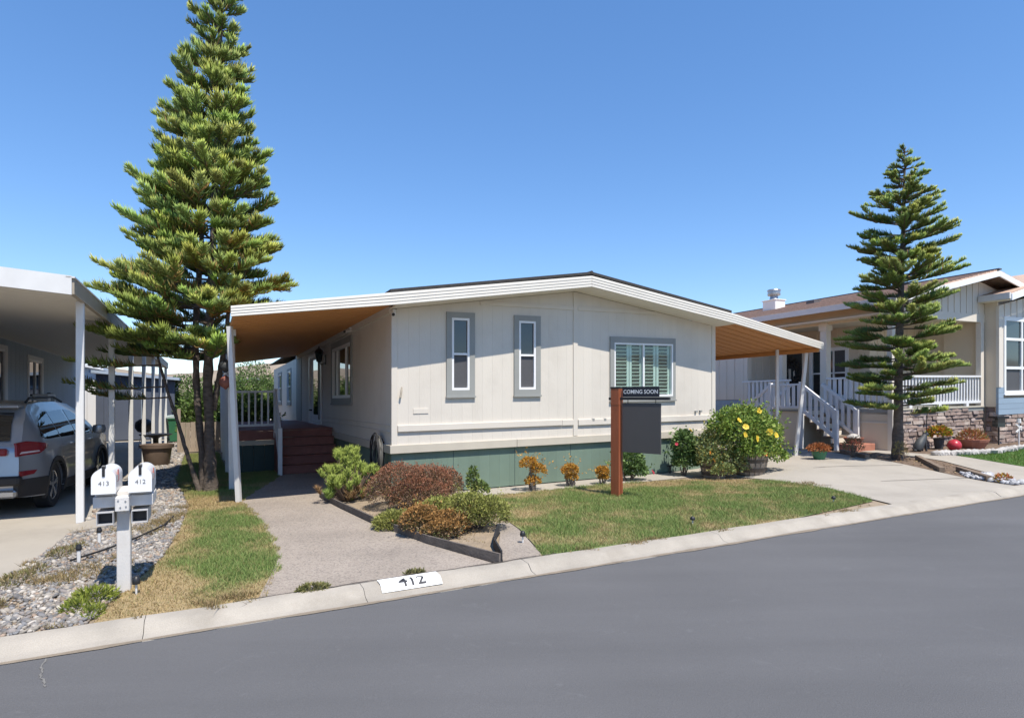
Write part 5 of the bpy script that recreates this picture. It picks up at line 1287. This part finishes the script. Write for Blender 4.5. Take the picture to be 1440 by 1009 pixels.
def blob_pts(n, c, r, shell=.55, cut=-.35):
    d = rdir(n*2); d = d[d[:, 2] > cut][:n]
    while len(d) < n: d = np.concatenate([d, d])[:n]
    k = shell+(1-shell)*RNG.random(len(d))**.6
    lump = 1+.10*nz(d[:, 0]*3+c[0]*5, d[:, 1]*3+d[:, 2]*4, 2.2)
    return np.array(c)[None]+d*np.array(r)[None]*(k*lump)[:, None], d, k
def shrub(name, lab, t, q, blobs, n, L, w, cols, group=None, stems=6, up=.3, cat='shrub', zoff=0.0, tipcol=None, stemmat='twig', stemr=.01, sprigs=0):
    r = thing(name, lab, cat, t, q, H(t, q)+zoff, ROT, group)
    V_ = []; F_ = []; C_ = []; o = 0; tot = sum(b_[1][0]*b_[1][1]+b_[1][0]*b_[1][2] for b_ in blobs)
    for c, rr in blobs:
        m = int(n*(rr[0]*rr[1]+rr[0]*rr[2])/tot); p, d, k = blob_pts(m, c, rr)
        dd_ = d*.8+rdir(len(p))*.9; dd_[:, 2] += up
        cc = np.array(cols); ci = cc[RNG.integers(0, len(cc), len(p))]*RNG.uniform(.7, 1.3, (len(p), 1))
        if tipcol is not None:
            tw = (np.clip((d[:, 2]+.1)*1.1+nz(p[:, 0]*4, p[:, 1]*4+p[:, 2]*3, 2)*.5, 0, 1)*np.clip((k-.7)/.25, 0, 1))[:, None]; ci = ci*(1-tw)+np.array(tipcol)[None]*RNG.uniform(.75, 1.3, (len(p), 1))*tw
        v, f, c_ = leaves(p, dd_, L*RNG.uniform(.6, 1.25, len(p)), w*RNG.uniform(.7, 1.2, len(p)), ci)
        V_.append(v); F_.append(f+o); C_.append(c_); o += len(v)
    if sprigs:
        ps = []; ds = []
        for i in range(sprigs):
            c, rr = blobs[RNG.integers(len(blobs))]; dd = rdir(1)[0]; dd[2] = abs(dd[2])*.9; e0 = np.array(c)+dd*np.array(rr)*.8
            for j in range(9): ps.append(e0+(dd+np.array([0, 0, up*.5]))*(.035+L*.5)*j*.42+RNG.normal(0, .008, 3)); ds.append(dd*.6+rdir(1)[0]*.9)
        ps = np.array(ps); m = len(ps); cc = np.array(cols); v, f, c_ = leaves(ps, np.array(ds), L*RNG.uniform(.6, 1.2, m), w*RNG.uniform(.7, 1.2, m), (cc[RNG.integers(0, len(cc), m)] if tipcol is None else np.array(tipcol)[None])*RNG.uniform(.7, 1.3, (m, 1)))
        V_.append(v); F_.append(f+o); C_.append(c_)
    np_mesh('foliage', np.concatenate(V_), [np.concatenate(F_)], 'leaf', r, np.concatenate(C_))
    b = MB()
    for i in range(stems):
        c, rr = blobs[i % len(blobs)]; e = (c[0]+rr[0]*random.uniform(-.6, .6), c[1]+rr[1]*random.uniform(-.6, .6), c[2]+rr[2]*random.uniform(-.2, .6))
        s0 = (c[0]*.5+random.uniform(-.05, .05), c[1]*.5+random.uniform(-.05, .05), -zoff*0-.02); mid = tuple((s0[k]+e[k])/2+random.uniform(-.04, .04) for k in range(3))
        b.tube([s0, mid, e], [stemr*1.6, stemr*1.1, stemr*.5], 5)
    b.build('stems', stemmat, r, local=True)
    return r
def flower(parent, p, d, R, m, n=5, name='flower'):
    d = V3(d); d = (d.normalized()+V3((random.uniform(-.5, .5), random.uniform(-.3, .3), random.uniform(-.3, .4)))).normalized()
    x = d.orthogonal().normalized(); y = d.cross(x); b = MB(); p = V3(p); R *= random.uniform(.8, 1.1); a0 = random.uniform(0, 6)
    for k in range(n):
        a = a0+2*pi*k/n+random.uniform(-.12, .12); e = x*cos(a)+y*sin(a); s_ = x*-sin(a)+y*cos(a); f = random.uniform(.15, .38); tw = random.uniform(-.06, .12)
        b.add([p, p+e*R*.45+s_*R*.40+d*R*f*.6, p+e*R*.85+s_*R*.52+d*R*(f+tw), p+e*R*1.02+s_*R*.05+d*R*(f-.04), p+e*R*.85-s_*R*.52+d*R*(f-tw), p+e*R*.45-s_*R*.40+d*R*f*.6], [(0, 1, 2, 3), (0, 3, 4, 5)])
    o = b.build(name, m, parent, local=True, recalc=False)
    MB().tube([p+d*R*.02, p+d*R*.35], [R*.12, R*.07], 5).build('flower_eye', 'petal_orange' if m != 'petal_red' else 'petal_red', o, local=True)
    return o

# needle-tufted green shrub at the path
r = thing('pine_shrub', 'bright green tufted shrub at the path edge below the stairs', 'shrub', -.74, .05, 0, ROT)
B = []; D = []; Ls = []; cs0 = []; cs1 = []; b = MB()
for i in range(95):
    a = random.uniform(0, 2*pi); hgt = random.uniform(.12, .88); rad = .56*(1-.45*abs(hgt-.35)/.55)*random.random()**.5
    if hgt > .6: rad *= .62
    c = (rad*cos(a)*1.05, rad*sin(a)*.8, hgt); b.tube([(c[0]*.2, c[1]*.2, .02), (c[0]*.65, c[1]*.65, hgt*.5), c], [.016, .012, .007], 4, caps=False)
    n = 90; d = rdir(n); d[:, 2] = np.abs(d[:, 2])*.9+.05; k = RNG.random((n, 1)); ax = nrm(np.array([[c[0]*.9, c[1]*.9, .8]]))[0]
    B.append(np.array(c)[None]-ax[None]*(k*.13)); D.append(d+ax[None]*.6); Ls.append(RNG.uniform(.07, .12, n))
    y = np.array([.32, .39, .08]); g = np.array([.15, .215, .045]); dr_ = np.array([.20, .12, .055]); low = hgt < .3
    base = dr_ if (low and random.random() < .55) else g; cs0.append(np.repeat(base[None], n, 0)*RNG.uniform(.7, 1.2, (n, 1))); cs1.append(np.repeat((base*1.3 if low else y)[None], n, 0)*RNG.uniform(.75, 1.25, (n, 1)))
v, qf, tf, c = ropes(np.concatenate(B), np.concatenate(D), np.concatenate(Ls), np.full(95*90, .0042), np.full(95*90, .3), np.concatenate(cs0), np.concatenate(cs1))
np_mesh('foliage', v, [qf, tf], 'needle', r, c); b.build('stems', 'twig', r, local=True, recalc=False)

RUST = [(.25, .14, .09), (.20, .125, .09), (.28, .185, .12), (.17, .13, .095), (.20, .17, .07)]
shrub('rust_shrub', 'large rounded rust brown shrub in front of the green skirting', .02, -1.0, [((-.18, 0, .26), (.50, .46, .42)), ((.30, .05, .26), (.42, .42, .36)), ((.05, -.25, .18), (.5, .3, .28)), ((.62, .15, .26), (.30, .3, .30))], 26000, .030, .008, RUST, tipcol=(.30, .125, .07), stems=22, sprigs=70)
shrub('heather_shrub', 'small yellow green mound at the bed edging beside the path', -.62, -2.45, [((0, 0, .06), (.28, .2, .16)), ((.15, .1, .05), (.2, .16, .13))], 6500, .05, .006, [(.30, .31, .08), (.36, .36, .11), (.20, .21, .06)], stems=8, up=.6)
shrub('mixed_shrub', 'low orange and brown shrub between the yellow mound and green shrub', -.30, -3.05, [((-.15, .05, .16), (.27, .25, .20)), ((.18, -.05, .12), (.26, .22, .18)), ((.0, -.25, .08), (.25, .15, .14))], 9500, .036, .009, [(.19, .13, .08), (.24, .15, .075), (.15, .13, .085), (.12, .14, .05)], tipcol=(.36, .19, .06), stems=14, sprigs=70)
shrub('green_shrub', 'spreading olive green shrub at the bed corner beside the lawn', .18, -2.9, [((0, -.1, .20), (.34, .30, .26)), ((.22, -.2, .18), (.28, .26, .24)), ((.12, .35, .16), (.38, .3, .22)), ((-.2, .45, .14), (.3, .3, .2))], 15000, .036, .008, [(.18, .205, .05), (.23, .23, .07), (.14, .16, .045), (.23, .19, .095)], tipcol=(.29, .30, .075), stems=16, sprigs=90)
shrub('weedy_shrub', 'upright leafy green sprig behind the olive shrub near the skirting', 1.0, -1.15, [((0, 0, .30), (.09, .09, .26)), ((.14, .05, .18), (.14, .12, .14))], 900, .055, .015, [(.13, .19, .05), (.17, .22, .07)], stems=5)
OR = [(.50, .24, .03), (.58, .31, .05), (.40, .18, .03), (.34, .23, .05)]
for k, (t, q, s, lab) in enumerate(((2.37, -.60, 1.15, 'leftmost small orange leaved bush along the green skirting, twisted stems'), (3.22, -.50, .85, 'middle small orange leaved bush along the green skirting'), (3.85, -.62, .70, 'smallest orange leaved bush just left of the sign post'))):
    shrub('orange_bush', lab, t, q, [((-.06*s, 0, .40*s), (.15*s, .13*s, .11*s)), ((.10*s, .0, .30*s), (.13*s, .12*s, .10*s)), ((0, -.03, .14*s), (.12*s, .1*s, .08*s))] if k == 0 else [((0, 0, .33*s), (.19*s, .16*s, .15*s)), ((.03, 0, .18*s), (.14*s, .13*s, .10*s))], 1500, .036*s+.008, .011, OR, 'orange bushes along the skirting', stems=7, stemmat='bark_grey', stemr=.012, sprigs=14)
RG = [(.12, .20, .06), (.17, .25, .085), (.09, .15, .045)]
r = shrub('rose_bush', 'green rose bush with red blooms behind the sign panel', 4.62, -.50, [((0, 0, .34), (.26, .24, .26)), ((-.28, 0, .28), (.12, .12, .16)), ((.12, 0, .16), (.25, .2, .15))], 2600, .062, .019, RG, stems=8, group='rose bushes along the skirting', sprigs=26)
for p in ((-.40, -.1, .46), (.34, -.22, .16), (-.34, -.08, .40)): flower(r, p, (.1, -.8, .4), .055, 'petal_red', 7); flower(r, (p[0], p[1]-.02, p[2]+.005), (.1, -.8, .6), .038, 'petal_red', 6)
r = shrub('rose_bush', 'tall leafy rose bush with one pale yellow bloom near the right house corner', 5.95, -.50, [((0, 0, .58), (.24, .22, .36)), ((.05, 0, .28), (.28, .24, .24))], 3000, .066, .021, RG, stems=8, group='rose bushes along the skirting', sprigs=26)
flower(r, (.08, -.1, .93), (0, -.5, .8), .06, 'petal_yellow', 7); flower(r, (-.28, -.1, .66), (0, -.8, .3), .03, 'petal_red', 6)
def barrel(lab, t, q, s):
    r = thing('barrel_planter', lab, 'planter', t, q, None, ROT, 'half barrel planters by the driveway')
    n = 18; hgt = .42*s
    for k in range(n):
        a0, a1 = 2*pi*k/n+.02, 2*pi*(k+1)/n-.02; b = MB()
        for zz, rr in ((0, .27*s), (hgt*.5, .325*s), (hgt, .345*s)):
            for a in (a0, a1):
                for dr_ in (0, -.025): b.v.append(((rr+dr_)*cos(a), (rr+dr_)*sin(a), zz))
        for i in range(2):
            o = i*4; b.f += [(o, o+2, o+6, o+4), (o+1, o+5, o+7, o+3), (o, o+4, o+5, o+1), (o+2, o+3, o+7, o+6)]
        b.f += [(0, 1, 3, 2), (8, 10, 11, 9)]; b.build('stave', 'barrel_wood', r, local=True)
    for z0, z1 in ((.06, .14), (.24, .31)):
        ra = .27*s+(.075*s)*(z0*s/hgt)**.7+.004; rb = .27*s+.075*s*(z1*s/hgt)**.7+.004
        b = MB(); b.lathe([(ra-.002, z0*s), (ra+.004, z0*s), (rb+.004, z1*s), (rb-.002, z1*s)], (0, 0, 0), 24, caps=False); b.build('hoop', 'barrel_hoop', r, local=True, smooth=40)
    b = MB(); b.lathe([(.32*s, hgt*.88), (.01, hgt*.92)], (0, 0, 0), 14); b.build('potting_soil', 'bark_ground', r, local=True)
barrel('taller wooden half barrel under the hibiscus, nearest the driveway', 6.95, -1.30, 1.0)
barrel('low pale half barrel left of the hibiscus barrel, half hidden by leaves', 6.28, -1.0, .8)
HG = [(.17, .26, .05), (.23, .33, .065), (.30, .35, .08), (.13, .20, .04)]
r = shrub('hibiscus', 'big hibiscus bush with yellow blooms growing from the taller half barrel', 6.95, -1.30, [((.0, 0, .46), (.48, .46, .44)), ((-.38, .0, .46), (.38, .38, .40)), ((.36, -.05, .36), (.32, .34, .40)), ((-.05, .1, .80), (.34, .3, .22)), ((.1, -.2, .12), (.46, .3, .22)), ((-.25, -.25, .15), (.3, .25, .25)), ((-.45, .1, .82), (.2, .2, .18)), ((.32, .1, .78), (.22, .2, .18)), ((-.7, .1, .62), (.24, .22, .24)), ((.62, 0, .5), (.2, .2, .25)), ((.45, -.2, .0), (.3, .25, .18))], 9000, .068, .019, HG, zoff=.34, stems=16, sprigs=80)
for p in ((-.50, -.35, .62), (-.62, -.3, .75), (.02, -.46, .52), (.24, -.42, .45), (.52, -.25, .20), (-.05, -.42, .10), (-.52, -.35, .48), (.02, -.2, .93), (-.30, -.44, .40)): flower(r, p, (p[0]*.4, -1, .25), .062, 'petal_yellow' if p[2] > .15 else 'petal_orange', 5)
r = shrub('leafy_planting', 'grey green leafy plants with small yellow blooms spilling from the low barrel', 6.28, -1.05, [((0, 0, .34), (.40, .36, .36)), ((.30, -.22, .08), (.32, .26, .32)), ((-.1, -.3, -.02), (.28, .16, .16)), ((-.2, -.05, .18), (.26, .24, .24)), ((.1, .1, .55), (.28, .26, .28))], 6500, .055, .015, [(.22, .28, .10), (.27, .31, .13), (.16, .21, .07), (.34, .29, .08)], zoff=.18, stems=14, sprigs=70)
for p in ((-.30, -.25, .2), (-.15, -.32, .12), (-.36, -.2, .34)): flower(r, p, (0, -1, .3), .05, 'petal_orange', 5)
pp_ = thing('plant_pot', 'small green glazed pot with orange succulents beside the right driveway', 'pot', 9.75, -.75, None)
b = MB(); b.lathe([(.11, 0), (.16, .14), (.165, .2), (.13, .2), (.12, .17), (.01, .17)], (0, 0, 0), 14); b.build('pot_body', 'bin_green', pp_, local=True, smooth=40)
n = 700; p, d, k = blob_pts(n, (0, 0, .24), (.24, .22, .12)); v, f, c = leaves(p, d+rdir(n)*.6, np.full(n, .055), np.full(n, .015), np.array([.38, .15, .06])[None]*RNG.uniform(.6, 1.3, (n, 1))); np_mesh('foliage', v, [f], 'leaf', pp_, c)
shrub('dry_plant', 'thin straggly plant at the left end of the right tree bed', 10.75, -.9, [((0, 0, .25), (.25, .2, .25))], 380, .05, .010, [(.12, .14, .05), (.2, .15, .08)], stems=10)
shrub('dry_plant', 'dry yellow tuft right beside the trunk of the slim conifer', 10.95, -1.85, [((0, 0, .2), (.14, .14, .22))], 260, .06, .007, [(.3, .24, .09), (.2, .18, .07)], stems=6)
shrub('weed_clump', 'bright yellow green weed clump spreading left of the mailbox post', -3.62, -3.98, [((0, 0, .02), (.17, .13, .09)), ((-.10, -.2, .01), (.10, .13, .06)), ((.04, -.36, .0), (.07, .12, .05))], 1300, .055, .006, [(.22, .27, .04), (.28, .30, .06), (.16, .20, .04)], stems=6, up=.7, cat='weeds', stemr=.004)
shrub('weed_clump', 'dry tan weed clump between the path and the painted kerb number', -1.02, -4.55, [((0, 0, .01), (.09, .04, .02))], 260, .04, .006, [(.24, .21, .09), (.17, .17, .07)], stems=3, up=.5, cat='weeds', stemr=.003)
shrub('weed_clump', 'small weed clump in the kerb joint at the lawn corner', -1.95, -4.60, [((0, 0, .015), (.14, .06, .035))], 500, .04, .006, [(.22, .20, .08), (.17, .18, .06)], stems=3, up=.5, cat='weeds', stemr=.003)
for (t, q, lab) in ((-4.38, -2.9, 'dry weed clump on the driveway edge left of the mailbox post'), (-4.22, -1.9, 'greenish weed clump on the driveway edge farther behind the mailbox post'), (-4.45, -4.1, 'dry weed clump at the gravel corner nearest the street')):
    shrub('weed_clump', lab, t, q, [((0, 0, .0), (.13, .30, .055)), ((.1, .3, .0), (.08, .14, .04))], 700, .05, .005, [(.24, .19, .09), (.19, .19, .07), (.28, .22, .12)], stems=4, up=.6, cat='weeds', stemr=.003)
# hedge and trees behind the homes
HB = [(.085, .15, .03), (.12, .19, .045), (.15, .21, .06), (.06, .10, .025)]
for i, (t, q, rr, z, lab) in enumerate(((-2.6, 15.5, (1.15, .9, 1.25), 1.15, 'dense green bush behind the tree trunks'), (-1.6, 13.4, (1.0, .8, 1.1), 1.1, 'bright green bush behind the deck railing, left'), (-.9, 22.5, (1.9, 1.2, 1.5), 1.6, 'broad bush far behind the deck railing'), (-3.7, 22.5, (1.3, 1.0, 1.6), 1.4, 'tall bush right of the green bin'), (-.4, 29, (1.5, 1.2, 2.0), 2.1, 'round dark green tree beyond the back eave'), (-6.5, 33, (3.2, 2, 1.6), 1.6, 'distant bushes behind the blue shed'))):
    shrub('hedge_bush', lab, t, q, [((0, 0, z), rr), ((rr[0]*.5, -.2, z*.8), (rr[0]*.6, rr[1]*.7, rr[2]*.7)), ((-rr[0]*.5, -.1, z*.75), (rr[0]*.6, rr[1]*.7, rr[2]*.72))], 5200, .13, .034, HB, 'bushes behind the homes', stems=10, sprigs=40, cat='bush', stemr=.03)
for i, (dx, dy, s, lab) in enumerate(((-52, 230, 9, 'far left dark tree on the dry hills'), (-88, 236, 7, 'small far tree on the dry hills'), (-70, 240, 5, 'tiny far tree low on the dry hills'))):
    r = shrub('far_tree', lab, 0, 0, [((0, 0, s*.55), (s*.5, s*.5, s*.45))], 500, s*.13, s*.04, [(.07, .10, .04)], 'far trees on the hills', stems=2, cat='tree', stemr=.2); r.location = (dx, dy, 0)
# back fence
fn = thing('wooden_fence', 'short weathered grey board fence behind the conifer trunks', 'fence', -3.0, 12.6, 0)
for i in range(9): MB().box(-3.62+i*.145, -3.62+i*.145+.137, 12.6, 12.62, .02, .98+.03*random.random()).build('board', 'fence_wood', fn)
MB().box(-3.62, -2.32, 12.63, 12.68, .3, .38).box(-3.62, -2.32, 12.63, 12.68, .75, .83).build('fence_rail', 'fence_wood', fn)
MB().box(-3.72, -3.62, 12.56, 12.66, 0, 1.45, .005).build('fence_post', 'fence_wood', fn)
# pale outbuilding far behind the deck
ob = thing('far_house', 'pale house roof seen beyond the hedge near the back eave', 'house', -1.5, 34, 0)
MB().box(-2.4, 2.0, 34, 38, 0, 2.5).build('wall', 'white_wall', ob)
strip([-2.8, -.2], lambda t: 2.5+.25*(t+2.8), 33.6, 38.4, .12).build('roof', 'metal_grey', ob); strip([-.2, 2.4], lambda t: 3.15-.25*(t+.2), 33.6, 38.4, .12).build('roof', 'metal_grey', ob)

# ================================================================== SMALL THINGS
# bed edging along the path
ed = thing('bed_edging', 'dark weathered timber edging curving along the path and planting bed', 'edging', -.8, -1.9, 0)
EP = [(-1.06, .72), (-1.06, .45), (-.955, -.6), (-.805, -1.95), (-.66, -2.8), (-.515, -3.48), (-.34, -4.02), (-.15, -4.60)]
for (a, c) in zip(EP, EP[1:]): b = MB(); b.bar((a[0], a[1], .045), (c[0], c[1], .045), .026, .10); b.build('edging_board', 'edging_wood', ed)
EP2 = [(-.13, -4.60), (.06, -4.0), (.24, -3.66), (.40, -3.40)]
for (a, c) in zip(EP2, EP2[1:]): b = MB(); b.bar((a[0], a[1], .06), (c[0], c[1], .05), .018, .12); b.build('edging_strip', 'rubber_black', ed)
def spot(lab, t, q, s=1.0, name='path_light'):
    r = thing(name, lab, 'garden light', t, q, None, ROT, 'small garden lights')
    b = MB(); b.lathe([(.008, -.02), (.010, .10*s)], (0, 0, 0), 8); b.build('stake', 'metal_white', r, local=True)
    b = MB(); b.lathe([(.03, .10*s), (.034, .13*s), (.022, .17*s), (.006, .18*s)], (0, 0, 0), 10); b.build('head', 'black_metal', r, local=True, smooth=50)
spot('grey garden spotlight in the lawn corner beside the concrete apron', .43, -3.98, .8)
spot('dark garden light at the lawn edge near the kerb, right of the sign', 2.75, -4.2, .6)
spot('small garden light at the lawn tip by the right driveway', 5.6, -4.1, .6)
spot('grey garden spotlight beside the base of the mailbox post', -3.33, -3.93, .9)
for t, q, lab in ((-3.98, -2.44, 'white solar stake light in the gravel left of the mailbox post'), (-3.93, -1.50, 'white solar stake light farther back in the gravel beside the post')):
    r = thing('stake_light', lab, 'garden light', t, q, None, ROT+.1, 'white stake lights in the gravel')
    b = MB(); b.lathe([(.006, -.02), (.017, .02), (.019, .14)], (0, 0, 0), 8); b.build('stake', 'metal_white', r, local=True)
    b = MB(); b.lathe([(.024, .14), (.03, .16), (.02, .20), (.004, .205)], (0, 0, 0), 10); b.build('head', 'black_metal', r, local=True)
ir = thing('irrigation_pipe', 'thin black irrigation pipe lying across the gravel behind the mailboxes', 'pipe', -3.6, -1.8, 0)
b = MB(); b.tube([(-4.05, -2.45, .045), (-3.8, -2.1, .05), (-3.55, -1.6, .05), (-3.3, -.9, .05), (-3.22, -.2, .045)], .011, 6); b.build('pipe', 'rubber_black', ir, smooth=60)
stn = thing('stepping_stone', 'pale flat concrete slab at the foot of the front carport post', 'slab', -4.15, -.25, 0)
b = MB(); b.flat([(-4.36, -.65), (-4.0, -.45), (-3.92, .1), (-4.2, .25), (-4.34, .0)], -.01, .035); b.build('slab', 'kerb_concrete', stn)
# right tree bed: timbers, pale rocks, soil
BED_R = [(9.66, -4.44), (9.8, -4.0), (10.33, -2.6), (10.98, -1.0), (11.42, .15), (12.15, .15), (12.1, -1.1), (11.7, -2.3), (10.86, -3.6), (9.88, -4.44)]
sheet('tree_bed', BED_R, .0, 'bark_ground', step=.5)
for i, (a, c, lab) in enumerate((((10.15, -3.15), (11.5, -1.9), 'long old timber edging the right tree bed'), ((9.85, -4.1), (10.6, -3.2), 'short old timber at the street end of the right tree bed'), ((10.65, -1.3), (11.45, -.1), 'dark timber along the left side of the right tree bed'))):
    r = thing('bed_timber', lab, 'timber', (a[0]+c[0])/2, (a[1]+c[1])/2, None, None, 'timbers of the right tree bed')
    b = MB(); b.bar((a[0], a[1], H(*a)+.05), (c[0], c[1], H(*c)+.05), .09, .09); b.build('timber', 'timber_old', r)
tag(pebbles('gravel', [(9.7, -4.4), (9.95, -3.7), (10.3, -3.4), (10.6, -3.75), (9.95, -4.4)], 900, .03, .07, [(.5, .5, .5), (.42, .42, .43), (.34, .34, .36)], z0=.01), kind='stuff')
tag(pebbles('leaf_litter', [(9.9, -4.0), (10.4, -2.6), (11.0, -1.0), (11.5, .1), (12.0, -1.0), (11.6, -2.2), (10.8, -3.5)], 900, .012, .03, [(.3, .2, .12), (.36, .26, .14), (.22, .15, .1)], z0=.0, flat=.3), kind='stuff')
b = thing('red_bloom', 'small red and yellow blossom plant at the street end of the right tree bed', 'plant', 9.93, -4.28, None)
n = 240; p, d, k = blob_pts(n, (0, 0, .05), (.12, .12, .09)); v, f, c = leaves(p, d+rdir(n)*.5, np.full(n, .05), np.full(n, .014), np.where(RNG.random((n, 1)) < .45, np.array([[.42, .12, .05]]), np.array([[.45, .33, .07]]))); np_mesh('foliage', v, [f], 'leaf', b, c)
# rock border of the neighbour's flower bed
BB = [(12.66, -1.70), (13.3, -1.95), (14.35, -2.16), (16.2, -1.92), (20, -1.80), (20, -1.5), (16.4, -1.55), (14.3, -1.72), (13.4, -1.6), (12.9, -1.45)]
FBED = [(12.8, -.6), (12.75, -1.6), (13.3, -1.9), (14.35, -2.1), (16.2, -1.9), (20, -1.75), (20, -.8), (17.2, -.8), (17.1, -.45)]
sheet('flower_bed', FBED, .008, 'bark_ground', step=.7)
for i in range(54):
    s = i/53; k = s*4; j = min(3, int(k)); ff = k-j; a, c = BB[j], BB[j+1]
    t = a[0]+(c[0]-a[0])*ff+random.uniform(-.03, .03); q = a[1]+(c[1]-a[1])*ff+.06+random.uniform(-.05, .05)
    r = tag(MB().add([(x*.13, y*.10, z*.085) for x, y, z in ICO_V*np.random.default_rng(i).uniform(.75, 1.2, (12, 1))], [tuple(f) for f in ICO_F]).build('border_rock', 'rock_white', None, local=True), 'pale rock in the row lining the flower bed beside the bright lawn', 'rock', 'pale rocks along the flower bed')
    r.location = P(t, q, H(t, q)+.045); r.rotation_euler = (0, 0, i*1.7)
rbl = thing('red_ball', 'round red ornament on the rock border below the stone wall', 'ornament', 14.0, -1.35, None)
b = MB(); b.lathe([(.02, .0)]+[(.155*cos(a), .15+.15*sin(a)) for a in [radians(x) for x in range(-75, 80, 15)]]+[(.02, .30)], (0, 0, 0), 18); b.build('ball', 'ball_red', rbl, local=True, smooth=60)
ds = thing('animal_statue', 'dark seated animal statue in front of the stone wall near the tree', 'statue', 13.35, -.95, None, ROT)
b = MB(); b.tube([(-.20, 0, .04), (-.17, 0, .12), (-.06, 0, .26), (.05, 0, .34), (.11, 0, .42)], [.08, .12, .105, .075, .05], 10).tube([(.09, 0, .42), (.17, 0, .44), (.25, 0, .41)], [.055, .05, .025], 8).tube([(.04, .05, .28), (.09, .05, .0)], [.035, .025], 6).tube([(.04, -.05, .28), (.09, -.05, .0)], [.035, .025], 6).tube([(.11, .035, .46), (.10, .045, .53)], [.02, .005], 5).tube([(.11, -.035, .46), (.10, -.045, .53)], [.02, .005], 5).tube([(-.25, 0, .04), (-.36, 0, .05), (-.42, 0, .12)], [.03, .02, .01], 6)
b.build('figure', 'statue_dark', ds, local=True, smooth=60)
fp = thing('flower_pot', 'dark pot of yellow and orange flowers against the stone wall', 'flower pot', 14.25, -.85, None)
b = MB(); b.lathe([(.09, .0), (.12, .25), (.15, .29), (.12, .30)], (0, 0, 0), 12); b.build('pot_body', 'statue_dark', fp, local=True)
n = 700; p, d, k = blob_pts(n, (0, 0, .42), (.28, .22, .17)); cc = np.array([(.55, .42, .04), (.5, .18, .05), (.2, .25, .04)])[RNG.integers(0, 3, n)]; v, f, c = leaves(p, d+rdir(n)*.5, np.full(n, .08), np.full(n, .028), cc); np_mesh('foliage', v, [f], 'leaf', fp, c)
tp = thing('flower_pot', 'wide terracotta bowl with reddish grasses against the stone wall', 'flower pot', 15.2, -1.15, None)
b = MB(); b.lathe([(.25, .0), (.36, .18), (.38, .24), (.34, .24)], (0, 0, 0), 14); b.build('pot_body', 'terracotta', tp, local=True)
n = 600; p, d, k = blob_pts(n, (0, 0, .26), (.32, .24, .20)); v, f, c = leaves(p, d+rdir(n)*.7+np.array([[0, 0, .4]]), np.full(n, .12), np.full(n, .012), np.array([(.40, .13, .08), (.42, .22, .08), (.2, .2, .07)])[RNG.integers(0, 3, n)]); np_mesh('foliage', v, [f], 'leaf', tp, c)
gh = thing('garden_hook', 'bare black branching garden hook beside the dark animal statue', 'garden hook', 13.8, -.8, None)
b = MB(); b.tube([(0, 0, 0), (0, 0, .9)], .012, 6).tube([(0, 0, .55), (.15, .05, .6), (.17, .05, .45)], .01, 6).tube([(0, 0, .3), (-.18, -.05, .33), (-.2, -.05, .15)], .01, 6); b.build('rod', 'black_metal', gh, local=True)
ll = thing('lantern_light', 'black lantern path light by the stone corner of the right home', 'garden light', 16.7, -1.05, None)
b = MB(); b.lathe([(.02, 0), (.02, .5)], (0, 0, 0), 8).box(-.16, .16, -.16, .16, .74, .80); b.build('stand', 'black_metal', ll, local=True)
b = MB(); b.box(-.10, .10, -.10, .10, .5, .74); b.build('lamp_glass', 'glass_tint', ll, local=True)
pwh = thing('white_ornament', 'small white cross shaped ornament at the right stone wall', 'ornament', 17.3, -1.25, None, ROT)
b = MB(); b.tube([(0, 0, 0), (0, 0, .62)], .02, 6).bar((-.14, 0, .34), (.14, 0, .50), .03, .04).bar((-.14, 0, .56), (.14, 0, .40), .03, .04).tube([(0, 0, .6), (0, 0, .72)], [.06, .05], 8); b.build('figure', 'statue_white', pwh, local=True)
